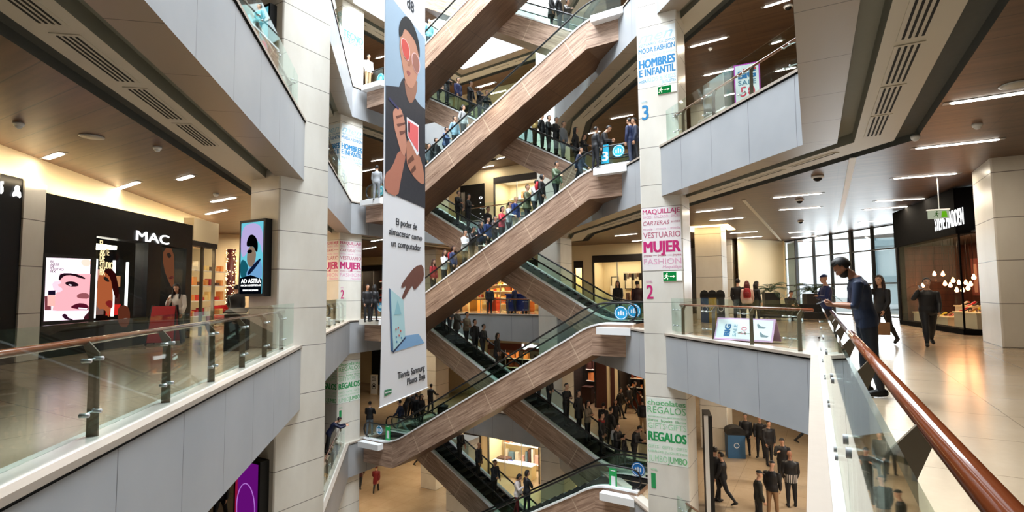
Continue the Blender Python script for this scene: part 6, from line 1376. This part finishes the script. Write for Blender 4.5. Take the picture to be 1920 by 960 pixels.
# other galleries, left side
a, b, d, n, _ = edge(5)
def rl(i, s, t, z, yaw_dir, label, **k):
    a, b, d, n, _ = edge(i); q = a+d*s+n*t; r = math.atan2(-n.y, -n.x)-math.pi/2+D(yaw_dir); return person(Vector((q.x, q.y, z)), r, label, **k)
def s_on(i, px, py, t=.6):
    a, b, d, n, _ = edge(i); return Plane((a+n*t), d).px(px, py)[0]
rl(5, s_on(5, 622, 830), .72, -LV, 8, 'man in navy jacket with white band leaning over the first gallery railing', pose='lean', top=(24, 30, 60), h=1.72)
pf(412, 985, -LV, 20, 'dark figure half hidden under the near left slab on the first gallery', pose='walk')
for px, py, z, yaw, lb, k in (
    (690, 166, 2*LV, 150, 'person in pale clothes behind the glass at the fourth landing', dict(top=WH, bot=TN)),
    (706, 376, LV, 20, 'person in grey clothes standing at the third landing left of the banner', dict(top=(150, 154, 160), bot=(120, 124, 130))),
    (688, 604, 0, 160, 'dark figure nearest the lettered column at the second landing', {}), (701, 603, 0, 30, 'dark figure beside the banner at the second landing', dict(fem=True, hair='long')),
    (693, 816, -LV, 20, 'person in black top and jeans with crossed legs on the first landing edge', dict(bot=(110, 122, 132), pose='folded', h=1.66)),
    (751, 812, -LV, -70, 'person in navy top and pale trousers at the foot of the first front escalator', dict(top=NV, bot=(170, 176, 180), pose='walk')),
    (760, 792, -LV, 60, 'first dark figure leaning at the railing below the banner', dict(pose='lean')), (771, 788, -LV, 50, 'second dark figure leaning below the banner', dict(pose='lean', top=DG)),
    (781, 800, -LV, -30, 'left one of a couple in black standing by the first escalator', {}), (789, 801, -LV, 150, 'right one of a couple in black by the first escalator', dict(fem=True, hair='long')),
    (807, 776, -LV, 40, 'man in black holding the railing with both arms right of the banner foot', dict(pose='rail')),
    (705, 923, -2*LV, 10, 'person in maroon coat walking on the ground floor', dict(top=(110, 22, 30), coat=.3, pose='walk', hc=(90, 30, 20))),
    (675, 916, -2*LV, 10, 'person in black and red at the edge of the lettered column on the ground floor', dict(top=(60, 14, 20), pose='walk2')),
    (787, 874, -2*LV, 90, 'walker on the ground floor mostly hidden by the front escalator', dict(pose='walk')),
    (918, 589, 0, 170, 'man in black standing behind the far railing left of the blue cart', {}), (966, 589, 0, -60, 'person in dark navy pushing the blue cart', dict(top=(24, 28, 60), pose='rail')),
    (1160, 598, 0, 200, 'woman with long hair in dark coat before the cream lit shop', dict(fem=True, hair='long', h=1.8)), (1197, 603, 0, -20, 'person in maroon top beside the lettered column before the cream shop', dict(top=(52, 20, 26), h=1.75)),
    (1163, 783, -LV, 120, 'man in dark suit and white shirt walking on the first gallery at the back right', dict(pose='walk')), (1181, 776, -LV, -60, 'tall dark walker in the middle of the first gallery', dict(pose='walk2')), (1190, 768, -LV, 100, 'dark walker farthest on the first gallery', dict(pose='walk')),
    (1155, 812, -LV, 170, 'woman in black with long hair walking towards the escalators on the first gallery', dict(fem=True, hair='long', pose='walk')), (1206, 812, -LV, 0, 'person half hidden by the green lettered column on the first gallery', dict(bot=TN, pose='walk2')),
    (1145, 838, -LV, 60, 'tall dark figure waiting near the first landing', dict(h=1.78)), (1132, 824, -LV, 20, 'person in black queueing before the first landing railing', {}),
    (1342, 940, -LV, 30, 'man in black half hidden behind the white totem', dict(h=1.78)), (1357, 944, -LV, -75, 'man in black striding left with a phone at his ear by the totem', dict(pose='call', h=1.72)),
    (1400, 853, -LV, 185, 'man in dark jacket over a grey shirt, hand on the blue bin', dict(h=1.76)), (1427, 858, -LV, 190, 'person in black with a bag, left of two standing under the grey fascia', dict(h=1.74)), (1443, 872, -LV, 150, 'man in black jacket, right of two under the grey fascia', dict(h=1.78, fat=1.08)),
    (1470, 913, -LV, 185, 'man in black facing the viewer with his hand near his mouth', dict(pose='onehand', h=1.76, fat=1.1)), (1512, 834, -LV, 90, 'walker of whom only the striding legs show under the fascia', dict(pose='walk')),
    (1424, 990, -LV, 80, 'person in black cap and olive jacket seen from the side, lowest in the group', dict(hair='cap', top=(36, 36, 30), h=1.68)), (1450, 972, -LV, 20, 'person in dark jacket and beige trousers seen from behind', dict(bot=(150, 116, 84), hair='cap', h=1.74))):
    pf(px, py, z, yaw, lb, **k)
e, p = pf(1485, 950, -LV, -10, 'bald man in black with a striped shawl round his waist, seen from behind', h=1.78, hair='bald', skin='b', fat=1.1)
J = p['J']; mb = MB(); mb.smooth = True
for k in range(22):
    t0, t1 = 2*math.pi*k/22, 2*math.pi*(k+.5)/22
    mb.face([J['P']+Vector((.2*math.cos(t), .16*math.sin(t), z)) for t, z in ((t0, -.16), (t1, -.16), (t1, .10), (t0, .10))])
mb.build('striped_shawl', cmat((220, 214, 206)), e)
# third landing
for px, py, yaw, lb, k in ((1131, 322, 100, 'man in black jacket and pale collar looking at his phone on the third landing', dict(pose='phone', h=1.78)), (1117, 318, 60, 'dark figure half hidden behind the man with the phone on the third landing', dict(h=1.6)),
    (1184, 312, -60, 'person in navy jacket leaning at the third landing beside the column', dict(top=(34, 46, 84), bot=(50, 60, 84), h=1.78)), (1193, 310, -100, 'second person in navy at the third landing against the column', dict(top=NV))):
    pf(px, py, LV, yaw, lb, **k)
# riders: (px, py, level, rear?, label, options)
R_ = [
 (812, 505, 0, 0, 'rider in red top lowest on the front escalator to the third gallery', dict(top=(160, 40, 44), hc=(70, 40, 30), hair='long', fem=True)),
 (833, 492, 0, 0, 'rider in white top with brown hair low on the front escalator', dict(top=WH, fem=True, hair='long', hc=(64, 36, 28))),
 (849, 478, 0, 0, 'rider with red rucksack behind the white shirted man', dict(top=(60, 70, 110), hair='bob', hc=(60, 34, 26), ruck=(176, 30, 40), rlab='red rucksack behind the white shirted man on the front escalator')),
 (871, 462, 0, 0, 'man in white shirt and black trousers riding up', dict(top=(236, 238, 240), h=1.78)),
 (885, 455, 0, 0, 'man in black jacket over white shirt in front of the white shirted man', dict(pose='onehand')),
 (900, 445, 0, 0, 'rider in dark blue bending beside the black handrail', dict(top=NV, fem=True, hair='long')),
 (914, 434, 0, 0, 'rider in dark blue jeans jacket in the middle of the crowd', dict(top=(30, 50, 96))),
 (927, 424, 0, 0, 'small rider in dark brown below the pink jacket', dict(h=1.5, top=(50, 34, 30))),
 (941, 414, 0, 0, 'rider in coral pink jacket', dict(top=(206, 62, 78), fem=True, hair='bob')),
 (954, 405, 0, 0, 'rider in pale grey next to the coral jacket', dict(top=(180, 186, 190))),
 (966, 396, 0, 0, 'rider in bright navy jacket and beige trousers', dict(top=(30, 52, 112), bot=(200, 184, 156), hc=(180, 150, 100))),
 (988, 378, 0, 0, 'man in olive green parka riding up', dict(top=(92, 96, 70), h=1.78, coat=.2)),
 (1002, 368, 0, 0, 'rider in white and dark in front of the olive parka', dict(top=(200, 206, 206), pose='onehand')),
 (1015, 360, 0, 0, 'rider in black hooded top with a red bag on the back', dict(hair='hood', ruck=(190, 24, 40), rlab='small red bag on the back of the black hooded rider')),
 (1042, 340, 0, 0, 'rider in green camouflage jacket high on the front escalator', dict(top=(88, 104, 80), fat=1.1)),
 (1086, 306, 0, 0, 'rider in dark jacket stepping off at the third landing', dict(top=NV, pose='walk')),
 (858, 400, 0, 1, 'dark rider uppermost on the rear escalator going down to the second landing', dict(pose='rail')), (878, 412, 0, 1, 'second dark rider on the rear escalator down to the second landing', {}), (914, 430, 0, 1, 'man in black suit and white collar on the rear escalator', dict(h=1.78)),
 (832, 620, -1, 1, 'dark rider at the top of the rear escalator to the first gallery', {}), (843, 628, -1, 1, 'second dark rider at the top of the rear escalator to the first gallery', dict(fem=True, hair='long')), (856, 632, -1, 1, 'rider in brownish coat near the top of the rear escalator', dict(top=(56, 50, 40), coat=.25)),
 (874, 642, -1, 1, 'rider in beige top on the rear escalator below the grey fascia', dict(top=(130, 116, 94))), (891, 655, -1, 1, 'man in black before the grey fascia on the rear escalator', dict(h=1.75)), (905, 668, -1, 1, 'rider in black holding the handrail before the grey fascia', dict(pose='rail')), (932, 690, -1, 1, 'woman with long hair in black above the crossing of the escalators', dict(fem=True, hair='long', coat=.3, h=1.7)),
 (1010, 752, -1, 1, 'broad dark rider just below the crossing on the rear escalator', dict(fat=1.15)), (1030, 762, -1, 1, 'rider with a dark rucksack below the crossing', dict(ruck=(24, 24, 28), rlab='dark rucksack on a rider just below the escalator crossing')), (1062, 786, -1, 1, 'tall man in black turned sideways on the lower rear escalator', dict(h=1.8, pose='folded')),
 (1086, 800, -1, 1, 'rider in long black coat on the lower rear escalator', dict(coat=.35)), (1102, 812, -1, 1, 'woman in beige scarf on the lower rear escalator', dict(fem=True, hair='long', top=(120, 108, 90))), (1128, 832, -1, 1, 'rider with a wide red scarf on the lower rear escalator', dict(top=(24, 22, 26), scarf=(150, 26, 28), h=1.7)),
 (1158, 852, -1, 1, 'rider in black carrying a white and black pack near the foot of the rear escalator', dict(ruck=(200, 200, 204), rlab='white and black pack near the foot of the rear escalator')), (1190, 868, -1, 1, 'man in black jacket bending over his hands at the lowest right landing', dict(pose='phone', h=1.78)), (1172, 872, -1, 1, 'crouched dark figure beside the bending man', dict(h=1.35)),
 (822, 172, 1, 1, 'rider in long black coat highest on the upper rear escalator', dict(coat=.35, h=1.78)), (838, 178, 1, 1, 'rider in black next to the long coat on the upper rear escalator', {}), (858, 186, 1, 1, 'man in navy jacket and khaki trousers on the upper rear escalator', dict(top=(26, 34, 84), bot=(170, 158, 116), h=1.8)),
 (881, 196, 1, 1, 'man in black jacket leaning on the handrail of the upper rear escalator', dict(pose='rail')), (899, 206, 1, 1, 'rider with brown hair below the man on the handrail', dict(hc=(110, 70, 44), fem=True, hair='bob')), (912, 214, 1, 1, 'dark rider just before the crossing of the upper escalators', {}),
 (986, 262, 1, 1, 'dark rider under the upper front escalator', {}), (1003, 270, 1, 1, 'rider in mustard yellow top on the upper rear escalator', dict(top=(196, 164, 100), bot=(80, 60, 40), fem=True, hair='long')), (1017, 275, 1, 1, 'rider in black right of the mustard top', {}), (1029, 280, 1, 1, 'tall rider in black right of the mustard top', dict(h=1.8)), (1043, 286, 1, 1, 'rider in black with sunglasses-dark face near the glass joint', dict(top=DG)),
 (1056, 293, 1, 1, 'rider in pale grey hooded jacket bending forward', dict(top=(132, 140, 150), bot=(126, 136, 146))), (1081, 303, 1, 1, 'woman with long black hair and black coat near the third landing', dict(fem=True, hair='long', coat=.3, h=1.78)), (1094, 308, 1, 1, 'man in black bending forward close to the third landing', dict(pose='rail', h=1.6)),
 (818, 290, 1, 0, 'rider in black with a rucksack lowest on the upper front escalator', dict(ruck=(28, 28, 30), rlab='dark rucksack on the lowest rider of the upper front escalator')), (835, 270, 1, 0, 'rider in blue top low on the upper front escalator', dict(top=(60, 80, 120), fem=True)), (853, 250, 1, 0, 'rider in light blue shirt on the upper front escalator', dict(top=(130, 160, 180), h=1.76)), (869, 238, 1, 0, 'dark haired rider ahead of the light blue shirt', dict(top=(150, 152, 156), hair='bob')),
 (803, 300, 1, 0, 'rider in grey beside the banner on the upper front escalator', dict(top=(90, 96, 104))),
 (1034, 30, 2, 1, 'woman with long dark hair near the top of the picture, rear escalator', dict(fem=True, hair='long', coat=.3)), (1049, 38, 2, 1, 'rider in dark clothes near the top of the picture, rear escalator', {}), (1063, 42, 2, 1, 'rider with pale beard-like scarf near the top of the picture', dict(top=(90, 84, 80))),
 (805, 40, 2, 0, 'rider in teal top at the top beside the banner', dict(top=(90, 140, 150))),
 (862, 830, -2, 1, 'dark rider at the head of the lowest rear escalator', {}), (897, 952, -2, 1, 'bald man in dark blue jacket low on the lowest rear escalator', dict(hair='bald', top=(44, 52, 66))), (927, 948, -2, 1, 'man in dark grey-blue jacket with glasses on the lowest rear escalator', dict(top=(50, 60, 74), hc=(90, 88, 88))),
 (970, 935, -2, 0, 'woman in white top and dark red trousers on the lowest front escalator', dict(top=(226, 214, 210), bot=(96, 16, 24), fem=True, hair='bob', pose='onehand')), (988, 935, -2, 0, 'woman in black turned to the woman in white on the lowest front escalator', dict(fem=True, hair='bob', rzo=60))]
for px, py, lv, bk, lb, k in R_:
    k = dict(k); rk = k.pop('ruck', None); rlab = k.pop('rlab', ''); sc_ = k.pop('scarf', None); rzo = k.pop('rzo', 0); random.seed(px)
    if 'pose' not in k: k['pose'] = random.choice(['stand', 'rail', 'folded', 'behind'])
    e, p = pe_(px, py, lv, bk, lb, rzo+random.uniform(-12, 12), random.choice((-.18, 0, .12)), **k)
    if rk: rucksack(e, p, rk, rlab)
    if sc_:
        J = p['J']; mb = MB(); mb.smooth = True; c = J['NB']; mb.tube([c+Vector((.12*math.cos(t/8*math.pi), .1*math.sin(t/8*math.pi), -.02-.03*math.sin(t/8*math.pi))) for t in range(17)], .05, 8); mb.build('scarf', cmat(sc_), e)
q = atz(863, 968, -2*LV+1.7); person(Vector((q.x, q.y, -2*LV)), yaw_rz(q, 170), 'person in open grey coat at the very bottom edge left of the rear escalator', h=1.75, top=(96, 98, 100))
